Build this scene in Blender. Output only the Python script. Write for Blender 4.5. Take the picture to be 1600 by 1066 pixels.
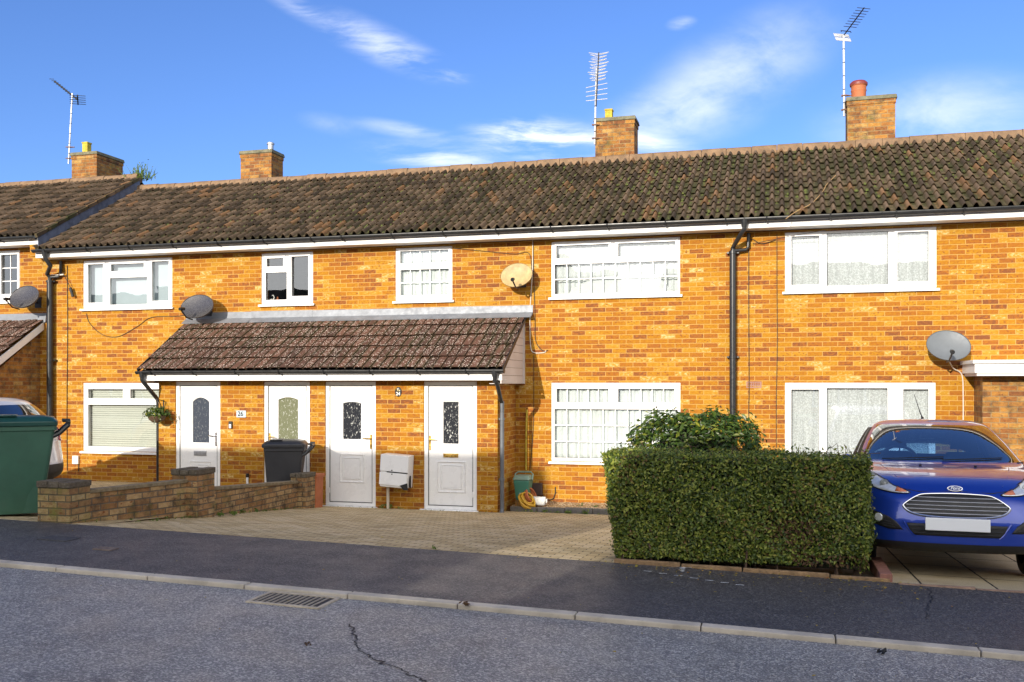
import bpy, bmesh, math, random
from mathutils import Vector, Matrix
from mathutils.bvhtree import BVHTree
from math import sin, cos, tan, pi, radians, sqrt, exp
random.seed(7)
for o in list(bpy.data.objects):
    bpy.data.objects.remove(o)
S = bpy.context.scene
COL = S.collection

# ------------------------------------------------------------------ camera
YAW = radians(15.4)
CD, CZ, F = 15.56, 2.05, 1503.0
cam = bpy.data.cameras.new("Camera")
cam.sensor_width = 36.0
cam.lens = F / 1600 * 36.0
cam.shift_y = 67 / 1600
cam.clip_start = 0.1
cam.clip_end = 3000
camo = bpy.data.objects.new("Camera", cam)
camo.location = (0, -CD, CZ)
camo.rotation_euler = (pi / 2, 0, YAW)
COL.objects.link(camo)
S.camera = camo

# ------------------------------------------------------------------ sun, sky, exposure
SUN_EL, SUN_AZ = radians(15.5), radians(11.0)       # low winter sun, behind the camera and to its left
to_sun = Vector((-sin(SUN_AZ) * cos(SUN_EL), -cos(SUN_AZ) * cos(SUN_EL), sin(SUN_EL)))
sun = bpy.data.lights.new("Sun", 'SUN')
sun.energy = 4.0
sun.angle = radians(0.5)
sun.color = (1.0, 0.91, 0.78)
suno = bpy.data.objects.new("Sun", sun)
suno.rotation_euler = (-to_sun).to_track_quat('-Z', 'Y').to_euler()
COL.objects.link(suno)

S.view_settings.view_transform = 'Standard'
S.view_settings.look = 'None'
S.view_settings.exposure = 0.58
S.view_settings.gamma = 1.0

W = bpy.data.worlds.new("World")
S.world = W
W.use_nodes = True
nt = W.node_tree
nt.nodes.clear()


class G:
    """tiny node-graph helper"""
    def __init__(s, nt): s.nt = nt
    def n(s, t, ins=None, **props):
        x = s.nt.nodes.new('ShaderNode' + t)
        for k, v in props.items(): setattr(x, k, v)
        for k, v in (ins or {}).items():
            sock = x.inputs[k]
            if isinstance(v, bpy.types.NodeSocket): s.nt.links.new(v, sock)
            else:
                try: sock.default_value = v
                except Exception: sock.default_value = tuple(v) + (1.0,)
        return x
    def m(s, op, a, b=0.0, c=0.0, clamp=False):
        x = s.n('Math', {0: a, 1: b, 2: c}, operation=op, use_clamp=clamp)
        return x.outputs[0]
    def v(s, op, a, b=(0, 0, 0)):
        x = s.n('VectorMath', {0: a, 1: b}, operation=op)
        return x.outputs['Value' if op in ('DOT_PRODUCT', 'LENGTH') else 'Vector']
    def mix(s, f, a, b, mode='MIX'):
        x = s.n('Mix', data_type='RGBA', blend_type=mode)
        for i, val in ((0, f), (6, a), (7, b)):
            sock = x.inputs[i]
            if isinstance(val, bpy.types.NodeSocket): s.nt.links.new(val, sock)
            elif i == 0: sock.default_value = val
            else: sock.default_value = tuple(val) + (1.0,) if len(val) == 3 else val
        return x.outputs[2]
    def ramp(s, f, stops, interp='LINEAR'):
        x = s.n('ValToRGB', {0: f})
        x.color_ramp.interpolation = interp
        e = x.color_ramp.elements
        while len(e) < len(stops): e.new(0.5)
        for el, (p, c) in zip(e, stops):
            el.position = p
            el.color = tuple(c) + (1.0,) if not isinstance(c, (int, float)) else (c, c, c, 1)
        return x.outputs[0]
    def noise(s, vec, scale, detail=4, rough=0.55, out=0, **kw):
        return s.n('TexNoise', {'Vector': vec, 'Scale': scale, 'Detail': detail, 'Roughness': rough}, **kw).outputs[out]
    def rng(s, f, a, b, c=0.0, d=1.0, smooth=True):
        x = s.n('MapRange', {0: f, 1: a, 2: b, 3: c, 4: d}, interpolation_type='SMOOTHSTEP' if smooth else 'LINEAR')
        return x.outputs[0]


g = G(nt)
sky = g.n('TexSky', sky_type='NISHITA', sun_disc=False)
sky.sun_elevation = SUN_EL
sky.sun_rotation = pi + SUN_AZ
sky.altitude = 60
sky.air_density = 1.0
sky.dust_density = 0.35
sky.ozone_density = 3.0
# wisps of cirrus: soft patches at fixed compass directions, broken up by noise
d = g.n('TexCoord').outputs['Generated']
right = (cos(YAW), sin(YAW), 0)
fwd = (-sin(YAW), cos(YAW), 0)
df = g.v('DOT_PRODUCT', d, fwd)
inv = g.m('DIVIDE', 1.0, g.m('MAXIMUM', df, 0.05))
cu = g.m('MULTIPLY', g.v('DOT_PRODUCT', d, right), inv)
cv = g.m('MULTIPLY', g.v('DOT_PRODUCT', d, (0, 0, 1)), inv)
uv = g.n('CombineXYZ', {0: cu, 1: cv}).outputs[0]


def patch(px, py, a, b, ang, amp, soft=1.0):
    u0, v0 = (px - 800) / F, (600 - py) / F
    ca, sa = cos(radians(ang)), sin(radians(ang))
    du, dv = g.m('SUBTRACT', cu, u0), g.m('SUBTRACT', cv, v0)
    p = g.m('ADD', g.m('MULTIPLY', du, ca * F / a), g.m('MULTIPLY', dv, sa * F / a))
    q = g.m('ADD', g.m('MULTIPLY', du, -sa * F / b), g.m('MULTIPLY', dv, ca * F / b))
    r = g.m('SQRT', g.m('ADD', g.m('MULTIPLY', p, p), g.m('MULTIPLY', q, q)))
    return g.rng(r, 1.0, 0.0, 0.0, amp)


warp = g.noise(uv, 5.0, 3, 0.5, out=1)
uvw = g.v('ADD', uv, g.v('MULTIPLY', g.v('SUBTRACT', warp, (.5, .5, .5)), (0.12, 0.05, 0)))
st1 = g.n('Mapping', {'Vector': uvw, 'Rotation': (0, 0, radians(20)), 'Scale': (3.5, 16, 1)}).outputs[0]
st2 = g.n('Mapping', {'Vector': uvw, 'Rotation': (0, 0, radians(-32)), 'Scale': (6, 11, 1)}).outputs[0]
w1 = g.rng(g.noise(st1, 2.2, 7, 0.62), 0.36, 0.72)
w2 = g.rng(g.noise(st2, 1.3, 7, 0.6), 0.22, 0.8)
streak = g.m('ADD', g.m('ADD', patch(600, 72, 160, 40, -25, 0.75), patch(690, 110, 70, 22, -20, 0.5)),
             g.m('ADD', patch(470, 15, 110, 22, -30, 0.4), patch(1065, 36, 30, 14, 10, .5)))
low = g.m('ADD', g.m('ADD', patch(845, 216, 150, 46, -4, 1.7), patch(680, 245, 150, 30, -6, 1.0)),
          g.m('ADD', patch(640, 205, 120, 18, -10, 0.45), patch(1000, 232, 120, 36, -6, 1.1)))
soft_ = g.m('ADD', g.m('ADD', patch(1130, 130, 270, 100, 32, 0.75), patch(1480, 185, 260, 95, 6, 0.75)),
            g.m('ADD', patch(1010, 190, 160, 60, 18, 0.5), patch(520, 195, 70, 22, -12, 0.35)))
fac = g.m('ADD', g.m('MULTIPLY', g.m('ADD', streak, low), w1), g.m('MULTIPLY', soft_, w2), clamp=True)
fac = g.m('MULTIPLY', fac, g.rng(df, 0.05, 0.3), clamp=True)
hz = g.rng(g.v('DOT_PRODUCT', d, (0, 0, 1)), 0.05, 0.45, 1.0, 0.0)
base = g.mix(1.0, sky.outputs[0], (0.52, 0.64, 0.96), 'MULTIPLY')
skyc = g.mix(fac, base, (5.4, 5.7, 6.4))
# bright cloud added behind the camera as fill light for the shade
fill_veil = g.m('MULTIPLY', g.rng(df, -0.15, -0.75), g.rng(g.noise(d, 2.2, 5, 0.55), 0.25, 0.75, 0.55, 1.0))
skyc = g.mix(fill_veil, skyc, (12.4, 11.8, 10.6))
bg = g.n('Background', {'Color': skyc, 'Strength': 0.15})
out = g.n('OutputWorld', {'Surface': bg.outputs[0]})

# ------------------------------------------------------------------ helpers: where a point of the photo lies on a real plane of the place
SY, CY = sin(YAW), cos(YAW)


def PX(px, Y):
    """X of the photo column px on the vertical plane at depth Y (a wall parallel to the terrace front)"""
    u = (px - 800) / F
    return (CD + Y) * (u * CY - SY) / (CY + u * SY)


def PZ(px, py, Y):
    u = (px - 800) / F
    return CZ + (600 - py) / F * (CD + Y) / (CY + u * SY)


def tag(o, label=None, cat=None, group=None, kind=None):
    if label: o['label'] = label
    if cat: o['category'] = cat
    if group: o['group'] = group
    if kind: o['kind'] = kind
    return o


def thing(name, label, cat, loc=(0, 0, 0), rz=0.0, group=None):
    o = bpy.data.objects.new(name, None)
    o.empty_display_size = 0.2
    o.location = loc
    o.rotation_euler = (0, 0, rz)
    COL.objects.link(o)
    return tag(o, label, cat, group)


class MB:
    def __init__(s): s.v, s.f, s.m, s.uv = [], [], [], {}
    def add(s, vs, fs, mi=0, uvs=None):
        b = len(s.v)
        s.v += [tuple(p) for p in vs]
        for k, f in enumerate(fs):
            if uvs: s.uv[len(s.f)] = uvs[k]
            s.f.append(tuple(i + b for i in f)); s.m.append(mi)
    def quad(s, a, b, c, d, mi=0, uv=None): s.add((a, b, c, d), ((0, 1, 2, 3),), mi, [uv] if uv else None)
    def box(s, x0, x1, y0, y1, z0, z1, mi=0, M=None):
        if x0 > x1: x0, x1 = x1, x0
        if y0 > y1: y0, y1 = y1, y0
        if z0 > z1: z0, z1 = z1, z0
        vs = [Vector(p) for p in ((x0, y0, z0), (x1, y0, z0), (x1, y1, z0), (x0, y1, z0), (x0, y0, z1), (x1, y0, z1), (x1, y1, z1), (x0, y1, z1))]
        if M: vs = [M @ p for p in vs]
        s.add(vs, ((0, 3, 2, 1), (4, 5, 6, 7), (0, 1, 5, 4), (1, 2, 6, 5), (2, 3, 7, 6), (3, 0, 4, 7)), mi)
    def frustum(s, b, t, mi=0):
        """two rings of points of equal count, bottom and top, with caps"""
        n = len(b)
        s.add(list(b) + list(t), [(i, (i + 1) % n, n + (i + 1) % n, n + i) for i in range(n)] + [tuple(range(n - 1, -1, -1)), tuple(range(n, 2 * n))], mi)
    def cyl(s, p0, p1, r0, r1=None, n=10, mi=0, cap=True):
        r1 = r0 if r1 is None else r1
        p0, p1 = Vector(p0), Vector(p1)
        z = (p1 - p0).normalized()
        x = z.orthogonal().normalized(); y = z.cross(x)
        vs = [p0 + (x * cos(2 * pi * i / n) + y * sin(2 * pi * i / n)) * r0 for i in range(n)] + [p1 + (x * cos(2 * pi * i / n) + y * sin(2 * pi * i / n)) * r1 for i in range(n)]
        fs = [(i, (i + 1) % n, n + (i + 1) % n, n + i) for i in range(n)]
        if cap: fs += [tuple(range(n - 1, -1, -1)), tuple(range(n, 2 * n))]
        s.add(vs, fs, mi)
    def tube(s, pts, r, n=8, mi=0, cap=True):
        pts = [Vector(p) for p in pts]
        rings = []
        up = None
        for i, p in enumerate(pts):
            t = (pts[min(i + 1, len(pts) - 1)] - pts[max(i - 1, 0)]).normalized()
            if up is None: up = t.orthogonal().normalized()
            up = (up - t * up.dot(t))
            up = up.normalized() if up.length > 1e-6 else t.orthogonal().normalized()
            w = t.cross(up)
            rr = r[i] if isinstance(r, (list, tuple)) else r
            rings.append([p + (up * cos(2 * pi * k / n) + w * sin(2 * pi * k / n)) * rr for k in range(n)])
        vs = [q for R_ in rings for q in R_]
        fs = []
        for i in range(len(pts) - 1):
            for k in range(n):
                fs.append((i * n + k, i * n + (k + 1) % n, (i + 1) * n + (k + 1) % n, (i + 1) * n + k))
        if cap: fs += [tuple(range(n - 1, -1, -1)), tuple((len(pts) - 1) * n + k for k in range(n))]
        s.add(vs, fs, mi)
    def lathe(s, prof, c=(0, 0, 0), n=24, mi=0, M=None, sx=1.0, sy=1.0):
        vs = []
        for r, z in prof:
            for k in range(n):
                p = Vector((r * cos(2 * pi * k / n) * sx, r * sin(2 * pi * k / n) * sy, z))
                if M: p = M @ p
                vs.append(p + Vector(c))
        fs = []
        for i in range(len(prof) - 1):
            for k in range(n):
                fs.append((i * n + k, i * n + (k + 1) % n, (i + 1) * n + (k + 1) % n, (i + 1) * n + k))
        s.add(vs, fs, mi)
    def prism(s, poly, axis, a, b, mi=0):
        """extrude a 2D polygon along 'x','y' or 'z' from a to b"""
        def P(p, t):
            return {'x': (t, p[0], p[1]), 'y': (p[0], t, p[1]), 'z': (p[0], p[1], t)}[axis]
        s.frustum([P(p, a) for p in poly], [P(p, b) for p in poly], mi)
    def build(s, name, mat=None, parent=None, smooth=False, bevel=0.0, auto=True, solid=None, recalc=True):
        me = bpy.data.meshes.new(name)
        me.from_pydata([tuple(p) for p in s.v], [], s.f)
        mats = mat if isinstance(mat, (list, tuple)) else [mat]
        for m_ in mats: me.materials.append(m_)
        me.polygons.foreach_set('material_index', s.m)
        uvl = me.uv_layers.new(name='UVMap')
        if recalc:
            bm = bmesh.new(); bm.from_mesh(me)
            bmesh.ops.recalc_face_normals(bm, faces=bm.faces)
            bm.to_mesh(me); bm.free()
        me.update()
        data = [0.0] * (2 * len(me.loops))
        for p in me.polygons:
            pre = s.uv.get(p.index)
            nx, ny, nz = (abs(c) for c in p.normal)
            for k, li in enumerate(p.loop_indices):
                co = me.vertices[me.loops[li].vertex_index].co
                if pre is not None and not recalc:
                    u, v_ = pre[k]
                elif nz >= nx and nz >= ny: u, v_ = co.x, co.y
                elif ny >= nx: u, v_ = co.x, co.z
                else: u, v_ = co.y, co.z
                data[2 * li], data[2 * li + 1] = u, v_
        me.uv_layers[0].data.foreach_set('uv', data)
        o = bpy.data.objects.new(name, me)
        COL.objects.link(o)
        if parent: o.parent = parent
        if smooth:
            me.polygons.foreach_set('use_smooth', [True] * len(me.polygons))
            if auto:
                try: me.set_sharp_from_angle(angle=radians(38))
                except Exception: pass
        if bevel:
            b = o.modifiers.new('Bevel', 'BEVEL'); b.width = bevel; b.segments = 2; b.limit_method = 'ANGLE'; b.angle_limit = radians(40)
        if solid:
            b = o.modifiers.new('Solid', 'SOLIDIFY'); b.thickness = solid
        return o


def slab_holes(mb, x0, x1, z0, z1, holes, yf, yb, mi=0, outer=True, back=True):
    """a vertical slab (front at yf, back at yb) with rectangular openings (hx0,hx1,hz0,hz1) and their reveals"""
    xs = sorted({x0, x1, *[h[0] for h in holes], *[h[1] for h in holes]})
    zs = sorted({z0, z1, *[h[2] for h in holes], *[h[3] for h in holes]})
    xs = [x for x in xs if x0 - 1e-6 <= x <= x1 + 1e-6]; zs = [z for z in zs if z0 - 1e-6 <= z <= z1 + 1e-6]
    inh = lambda x, z: any(h[0] < x < h[1] and h[2] < z < h[3] for h in holes)
    for i in range(len(xs) - 1):
        for j in range(len(zs) - 1):
            a, b, c, d = xs[i], xs[i + 1], zs[j], zs[j + 1]
            if inh((a + b) / 2, (c + d) / 2): continue
            mb.quad((a, yf, c), (b, yf, c), (b, yf, d), (a, yf, d), mi)
            if back: mb.quad((a, yb, c), (a, yb, d), (b, yb, d), (b, yb, c), mi)
    for h in holes:
        a, b, c, d = h
        mb.quad((a, yf, c), (a, yf, d), (a, yb, d), (a, yb, c), mi)
        mb.quad((b, yf, c), (b, yb, c), (b, yb, d), (b, yf, d), mi)
        if c > z0 + 1e-6: mb.quad((a, yf, c), (a, yb, c), (b, yb, c), (b, yf, c), mi)
        if d < z1 - 1e-6: mb.quad((a, yf, d), (b, yf, d), (b, yb, d), (a, yb, d), mi)
    if outer:
        mb.quad((x0, yf, z0), (x0, yb, z0), (x0, yb, z1), (x0, yf, z1), mi)
        mb.quad((x1, yf, z0), (x1, yf, z1), (x1, yb, z1), (x1, yb, z0), mi)
        mb.quad((x0, yf, z1), (x0, yb, z1), (x1, yb, z1), (x1, yf, z1), mi)
        mb.quad((x0, yf, z0), (x1, yf, z0), (x1, yb, z0), (x0, yb, z0), mi)


def catmull(pts, n=8, closed=True):
    out = []
    m = len(pts)
    for i in range(m if closed else m - 1):
        p = [pts[(i + k - 1) % m] if closed else pts[min(max(i + k - 1, 0), m - 1)] for k in range(4)]
        for j in range(n):
            t = j / n
            out.append(tuple(0.5 * (2 * p[1][c] + (p[2][c] - p[0][c]) * t + (2 * p[0][c] - 5 * p[1][c] + 4 * p[2][c] - p[3][c]) * t * t + (3 * p[1][c] - p[0][c] - 3 * p[2][c] + p[3][c]) * t ** 3) for c in range(len(p[1]))))
    if not closed: out.append(tuple(pts[-1]))
    return out


# ------------------------------------------------------------------ materials
def new_mat(name):
    m = bpy.data.materials.new(name)
    m.use_nodes = True
    m.node_tree.nodes.clear()
    return m, G(m.node_tree)


def finish(g, shader):
    g.n('OutputMaterial', {'Surface': shader})


def plain(name, col, rough=0.5, metal=0.0, var=0.12, scale=6.0, bump=0.0, bscale=60.0, coat=0.0, spec=0.5, dirt=0.0, dirtcol=(0.05, 0.045, 0.035)):
    m, g = new_mat(name)
    co = g.n('TexCoord').outputs['Object']
    nz = g.noise(co, scale, 5, 0.6)
    lo = tuple(c * (1 - var) for c in col); hi = tuple(min(1, c * (1 + var)) for c in col)
    c = g.ramp(nz, [(0.3, lo), (0.7, hi)])
    if dirt:
        dn = g.rng(g.noise(co, scale * 2.3, 6, 0.7), 0.5, 0.8, 0, dirt)
        c = g.mix(dn, c, dirtcol)
    rr = g.rng(g.noise(co, scale * 3, 4, 0.6), 0.2, 0.8, max(0.02, rough - 0.08), min(1, rough + 0.1))
    p = g.n('BsdfPrincipled', {'Base Color': c, 'Roughness': rr, 'Metallic': metal, 'Coat Weight': coat, 'Coat Roughness': 0.04, 'Specular IOR Level': spec})
    if bump:
        b = g.n('Bump', {'Height': g.noise(co, bscale, 6, 0.65), 'Strength': bump, 'Distance': 0.01})
        g.nt.links.new(b.outputs[0], p.inputs['Normal'])
    finish(g, p.outputs[0])
    return m


def brick_mat(name, stops, mortar, bw=0.225, bh=0.075, mw=0.015, moss=0.0, dark=0.0, wash=0.0, burnt=0.85, rough=0.85, spotcol=(0.19, 0.055, 0.02)):
    m, g = new_mat(name)
    tc = g.n('TexCoord')
    uv, ob = tc.outputs['UV'], tc.outputs['Object']
    wob = g.v('MULTIPLY', g.v('SUBTRACT', g.noise(ob, 30, 2, 0.5, out=1), (.5, .5, .5)), (0.006, 0.006, 0))
    uvw = g.v('ADD', uv, wob)
    br = g.n('TexBrick', {'Vector': uvw, 'Color1': (0, 0, 0, 1), 'Color2': (1, 1, 1, 1), 'Mortar': (0, 0, 0, 1), 'Scale': 1.0, 'Mortar Size': mw / 2, 'Mortar Smooth': 0.55, 'Bias': 0.0, 'Brick Width': bw, 'Row Height': bh})
    br.offset = 0.5
    r = g.n('SeparateColor', {0: br.outputs['Color']}).outputs[0]
    st = g.n('Mapping', {'Vector': ob, 'Scale': (1.0, 1.0, 1.7)}).outputs[0]
    n1 = g.noise(st, 19, 4, 0.6)
    n2 = g.noise(ob, 0.55, 4, 0.55)
    f = g.m('ADD', g.m('ADD', g.m('ADD', g.m('MULTIPLY', r, 0.76), 0.12), g.m('MULTIPLY', g.m('SUBTRACT', n1, 0.5), 0.95)), g.m('MULTIPLY', g.m('SUBTRACT', n2, 0.5), 0.5), clamp=True)
    c = g.ramp(f, stops)
    # burnt hearts of some bricks
    sp = g.rng(g.noise(st, 24, 2, 0.4), 0.56, 0.70, 0, burnt)
    pick = g.rng(g.m('FRACT', g.m('MULTIPLY', r, 7.31)), 0.45, 0.6)
    c = g.mix(g.m('MULTIPLY', sp, pick), c, spotcol)
    fine = g.rng(g.noise(ob, 160, 4, 0.7), 0.25, 0.8, 0.74, 1.16)
    c = g.mix(1.0, c, g.n('CombineColor', {0: fine, 1: fine, 2: fine}).outputs[0], 'MULTIPLY')
    mc = g.mix(g.noise(ob, 3.0, 5, 0.6), tuple(x * 0.7 for x in mortar), tuple(min(1, x * 1.3) for x in mortar))
    c = g.mix(br.outputs['Fac'], c, mc)
    if dark:
        c = g.mix(g.rng(g.noise(ob, 5.0, 6, 0.7), 0.42, 0.72, 0, dark), c, (0.035, 0.03, 0.024))
    if moss:
        c = g.mix(g.rng(g.noise(ob, 3.7, 6, 0.72), 0.5, 0.72, 0, moss), c, (0.15, 0.155, 0.03))
    if wash:
        c = g.mix(g.rng(g.noise(ob, 14, 7, 0.75), 0.6, 0.72, 0, wash), c, (0.62, 0.58, 0.5))
    p = g.n('BsdfPrincipled', {'Base Color': c, 'Roughness': rough, 'Specular IOR Level': 0.25})
    h = g.m('ADD', g.m('MULTIPLY', g.m('SUBTRACT', 1.0, br.outputs['Fac']), 0.7), g.m('MULTIPLY', g.noise(ob, 90, 5, 0.7), 0.35))
    b = g.n('Bump', {'Height': h, 'Strength': 0.7, 'Distance': 0.006})
    g.nt.links.new(b.outputs[0], p.inputs['Normal'])
    finish(g, p.outputs[0])
    return m


MATS = {}
MATS['brick'] = brick_mat('sandy_orange_brick', [(0.08, (0.19, 0.065, 0.022)), (0.25, (0.31, 0.105, 0.014)), (0.44, (0.345, 0.134, 0.009)), (0.64, (0.395, 0.180, 0.010)), (0.84, (0.43, 0.230, 0.026)), (0.96, (0.56, 0.40, 0.17))], (0.46, 0.27, 0.075))
MATS['chimney_brick'] = brick_mat('weathered_chimney_brick', [(0.05, (0.16, 0.06, 0.025)), (0.4, (0.31, 0.125, 0.03)), (0.75, (0.40, 0.19, 0.04)), (0.97, (0.42, 0.27, 0.10))], (0.27, 0.18, 0.085), moss=0.4, dark=0.75, wash=0.25, mw=0.018)
MATS['garden_brick'] = brick_mat('mossy_garden_brick', [(0.05, (0.25, 0.125, 0.05)), (0.5, (0.38, 0.225, 0.10)), (0.97, (0.50, 0.36, 0.18))], (0.13, 0.105, 0.075), moss=0.55, dark=0.85, wash=0.5, mw=0.02)
MATS['pier_brick'] = brick_mat('green_stained_pier_brick', [(0.05, (0.24, 0.13, 0.06)), (0.5, (0.36, 0.24, 0.10)), (0.97, (0.50, 0.40, 0.20))], (0.12, 0.10, 0.06), moss=0.9, dark=0.5, wash=0.35, mw=0.02)


def tile_mat(name, c_lo, c_mid, c_hi, orange=0.25, moss=0.35, lichen=0.2, mossy_col=(0.042, 0.046, 0.014), lich_scale=75):
    """UV: u counts tiles across, v counts courses"""
    m, g = new_mat(name)
    tc = g.n('TexCoord')
    uv, ob = tc.outputs['UV'], tc.outputs['Object']
    cell = g.v('FLOOR', g.v('MULTIPLY', uv, (2, 1, 1)))
    wn = g.n('TexWhiteNoise', {'Vector': cell}, noise_dimensions='2D')
    r = wn.outputs['Value']
    r2 = g.m('FRACT', g.m('MULTIPLY', r, 17.17))
    n = g.noise(ob, 9, 5, 0.65)
    c = g.ramp(g.m('ADD', g.m('MULTIPLY', r, 0.55), g.m('MULTIPLY', n, 0.5)), [(0.2, c_lo), (0.52, c_mid), (0.85, c_hi)])
    c = g.mix(g.rng(r2, 1 - orange, 1 - orange + 0.03, 0, 0.6), c, (0.34, 0.17, 0.07))
    fine = g.rng(g.noise(ob, 130, 4, 0.7), 0.25, 0.8, 0.6, 1.3)
    c = g.mix(1.0, c, g.n('CombineColor', {0: fine, 1: fine, 2: fine}).outputs[0], 'MULTIPLY')
    # moss gathers in the pans (fraction of u near 0.5) and in patches
    fu = g.m('FRACT', g.m('MULTIPLY', g.n('SeparateXYZ', {0: uv}).outputs[0], 2.0))
    pan = g.m('SUBTRACT', 1.0, g.rng(g.m('ABSOLUTE', g.m('SUBTRACT', fu, 0.5)), 0.12, 0.34))
    mn = g.m('MULTIPLY', g.rng(g.noise(ob, 1.1, 5, 0.6), 0.34, 0.62, 0.25, 1.0), g.rng(g.noise(ob, 16, 5, 0.7), 0.30, 0.50))
    mpan = g.m('SUBTRACT', 1.0, pan)
    c = g.mix(g.m('MULTIPLY', g.m('MULTIPLY', mn, g.m('ADD', g.m('MULTIPLY', mpan, 0.93), 0.07)), moss, clamp=True), c, mossy_col)
    vo = g.n('TexVoronoi', {'Vector': ob, 'Scale': lich_scale, 'Randomness': 1.0})
    lf = g.m('MULTIPLY', g.rng(vo.outputs['Distance'], 0.38, 0.26), g.rng(g.noise(ob, 4.5, 5, 0.7), 0.66 - lichen * 0.35, 0.78 - lichen * 0.35))
    lf = g.m('MULTIPLY', lf, g.rng(g.n('SeparateColor', {0: vo.outputs['Color']}).outputs[0], 0.35, 0.45))
    c = g.mix(lf, c, (0.56, 0.47, 0.40))
    p = g.n('BsdfPrincipled', {'Base Color': c, 'Roughness': 0.82, 'Specular IOR Level': 0.3})
    b = g.n('Bump', {'Height': g.noise(ob, 60, 6, 0.7), 'Strength': 0.55, 'Distance': 0.008})
    g.nt.links.new(b.outputs[0], p.inputs['Normal'])
    finish(g, p.outputs[0])
    return m


MATS['tile'] = tile_mat('brown_concrete_tile', (0.050, 0.034, 0.021), (0.118, 0.080, 0.049), (0.22, 0.148, 0.092), orange=0.09, moss=0.95, lichen=0.22)
MATS['porch_tile'] = tile_mat('lichened_porch_tile', (0.058, 0.030, 0.022), (0.098, 0.047, 0.033), (0.15, 0.070, 0.047), orange=0.0, moss=0.6, lichen=0.78, lich_scale=36)
MATS['ridge'] = plain('ridge_tile_clay', (0.20, 0.125, 0.07), 0.85, var=0.35, scale=5, bump=0.4, dirt=0.8, dirtcol=(0.10, 0.085, 0.05))
MATS['upvc'] = plain('white_upvc', (0.80, 0.80, 0.80), 0.28, var=0.02, scale=2)
MATS['paint'] = plain('white_paint', (0.74, 0.73, 0.71), 0.5, var=0.05, scale=4, dirt=0.12)
MATS['cladding'] = plain('greyed_white_cladding', (0.60, 0.55, 0.53), 0.5, var=0.05, scale=3)
MATS['blackpvc'] = plain('black_pvc', (0.018, 0.019, 0.021), 0.32, var=0.2, scale=5)
MATS['lead'] = plain('grey_lead', (0.19, 0.205, 0.23), 0.5, metal=0.15, var=0.2, scale=5, bump=0.15, bscale=14)
MATS['steel'] = plain('galvanised_steel', (0.45, 0.46, 0.48), 0.4, metal=0.7, var=0.2, scale=20)
MATS['dark_metal'] = plain('dark_metal', (0.05, 0.05, 0.055), 0.45, metal=0.5)
MATS['cap'] = plain('mossy_concrete_cap', (0.15, 0.14, 0.09), 0.9, var=0.4, scale=9, bump=0.5, dirt=0.7, dirtcol=(0.05, 0.06, 0.02))
MATS['slate'] = plain('blue_black_slate', (0.10, 0.12, 0.17), 0.6, var=0.45, scale=7, bump=0.3)
MATS['terracotta'] = plain('terracotta', (0.42, 0.13, 0.05), 0.7, var=0.15, scale=8)
MATS['yellow_clay'] = plain('lichen_yellow_clay', (0.42, 0.33, 0.04), 0.85, var=0.35, scale=16)
MATS['gold'] = plain('brass', (0.72, 0.48, 0.14), 0.25, metal=1.0)
MATS['chrome'] = plain('chrome', (0.75, 0.76, 0.78), 0.12, metal=1.0, var=0.03)
MATS['rubber'] = plain('black_rubber', (0.02, 0.02, 0.02), 0.8, var=0.2)
MATS['black'] = plain('matt_black', (0.012, 0.012, 0.013), 0.6)
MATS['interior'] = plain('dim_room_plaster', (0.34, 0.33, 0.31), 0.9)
MATS['curtain'] = plain('white_net_curtain', (0.60, 0.62, 0.63), 0.9, var=0.05)
MATS['grey_net'] = plain('greyed_net_curtain', (0.64, 0.67, 0.67), 0.9, var=0.08)
MATS['cable'] = plain('black_cable', (0.03, 0.025, 0.02), 0.6)
MATS['white_cable'] = plain('off_white_cable', (0.6, 0.55, 0.48), 0.6)


def lace_mat():
    m, g = new_mat('lace_net')
    ob = g.n('TexCoord').outputs['Object']
    vo = g.n('TexVoronoi', {'Vector': ob, 'Scale': 48.0}).outputs['Distance']
    stv = g.n('Mapping', {'Vector': ob, 'Scale': (26, 1, 2.2)}).outputs[0]
    f = g.rng(g.m('ADD', g.m('MULTIPLY', vo, 0.5), g.m('ADD', g.m('MULTIPLY', g.noise(ob, 30, 4, 0.7), 0.45), g.m('MULTIPLY', g.noise(stv, 1.0, 3, 0.6), 0.55))), 0.5, 0.9)
    df_ = g.n('BsdfDiffuse', {'Color': (0.82, 0.84, 0.85, 1)}).outputs[0]
    tl = g.n('BsdfTranslucent', {'Color': (0.7, 0.72, 0.74, 1)}).outputs[0]
    cloth = g.n('MixShader', {0: 0.3, 1: df_, 2: tl}).outputs[0]
    tr = g.n('BsdfTransparent').outputs[0]
    finish(g, g.n('MixShader', {0: g.m('MULTIPLY', f, 0.42), 1: cloth, 2: tr}).outputs[0])
    return m


MATS['lace'] = lace_mat()


def glass_mat(name, tint=(0.93, 0.96, 0.96), refl=0.10, rough=0.0, wave=0.0):
    m, g = new_mat(name)
    fr = g.n('LayerWeight', {'Blend': 0.35}).outputs['Fresnel']
    f = g.m('ADD', g.m('MULTIPLY', fr, 0.75), refl, clamp=True)
    gl = g.n('BsdfGlossy', {'Color': (1, 1, 1, 1), 'Roughness': rough})
    if wave:
        ob = g.n('TexCoord').outputs['Object']
        b = g.n('Bump', {'Height': g.noise(ob, 1.4, 2, 0.4), 'Strength': wave, 'Distance': 0.02})
        g.nt.links.new(b.outputs[0], gl.inputs['Normal'])
    tr = g.n('BsdfTransparent', {'Color': tint + (1,)}).outputs[0]
    finish(g, g.n('MixShader', {0: f, 1: tr, 2: gl.outputs[0]}).outputs[0])
    return m


MATS['glass'] = glass_mat('window_glass', (0.92, 0.95, 0.95), 0.12, wave=0.12)
MATS['car_glass'] = glass_mat('car_glass', (0.45, 0.66, 0.86), 0.24)


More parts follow.
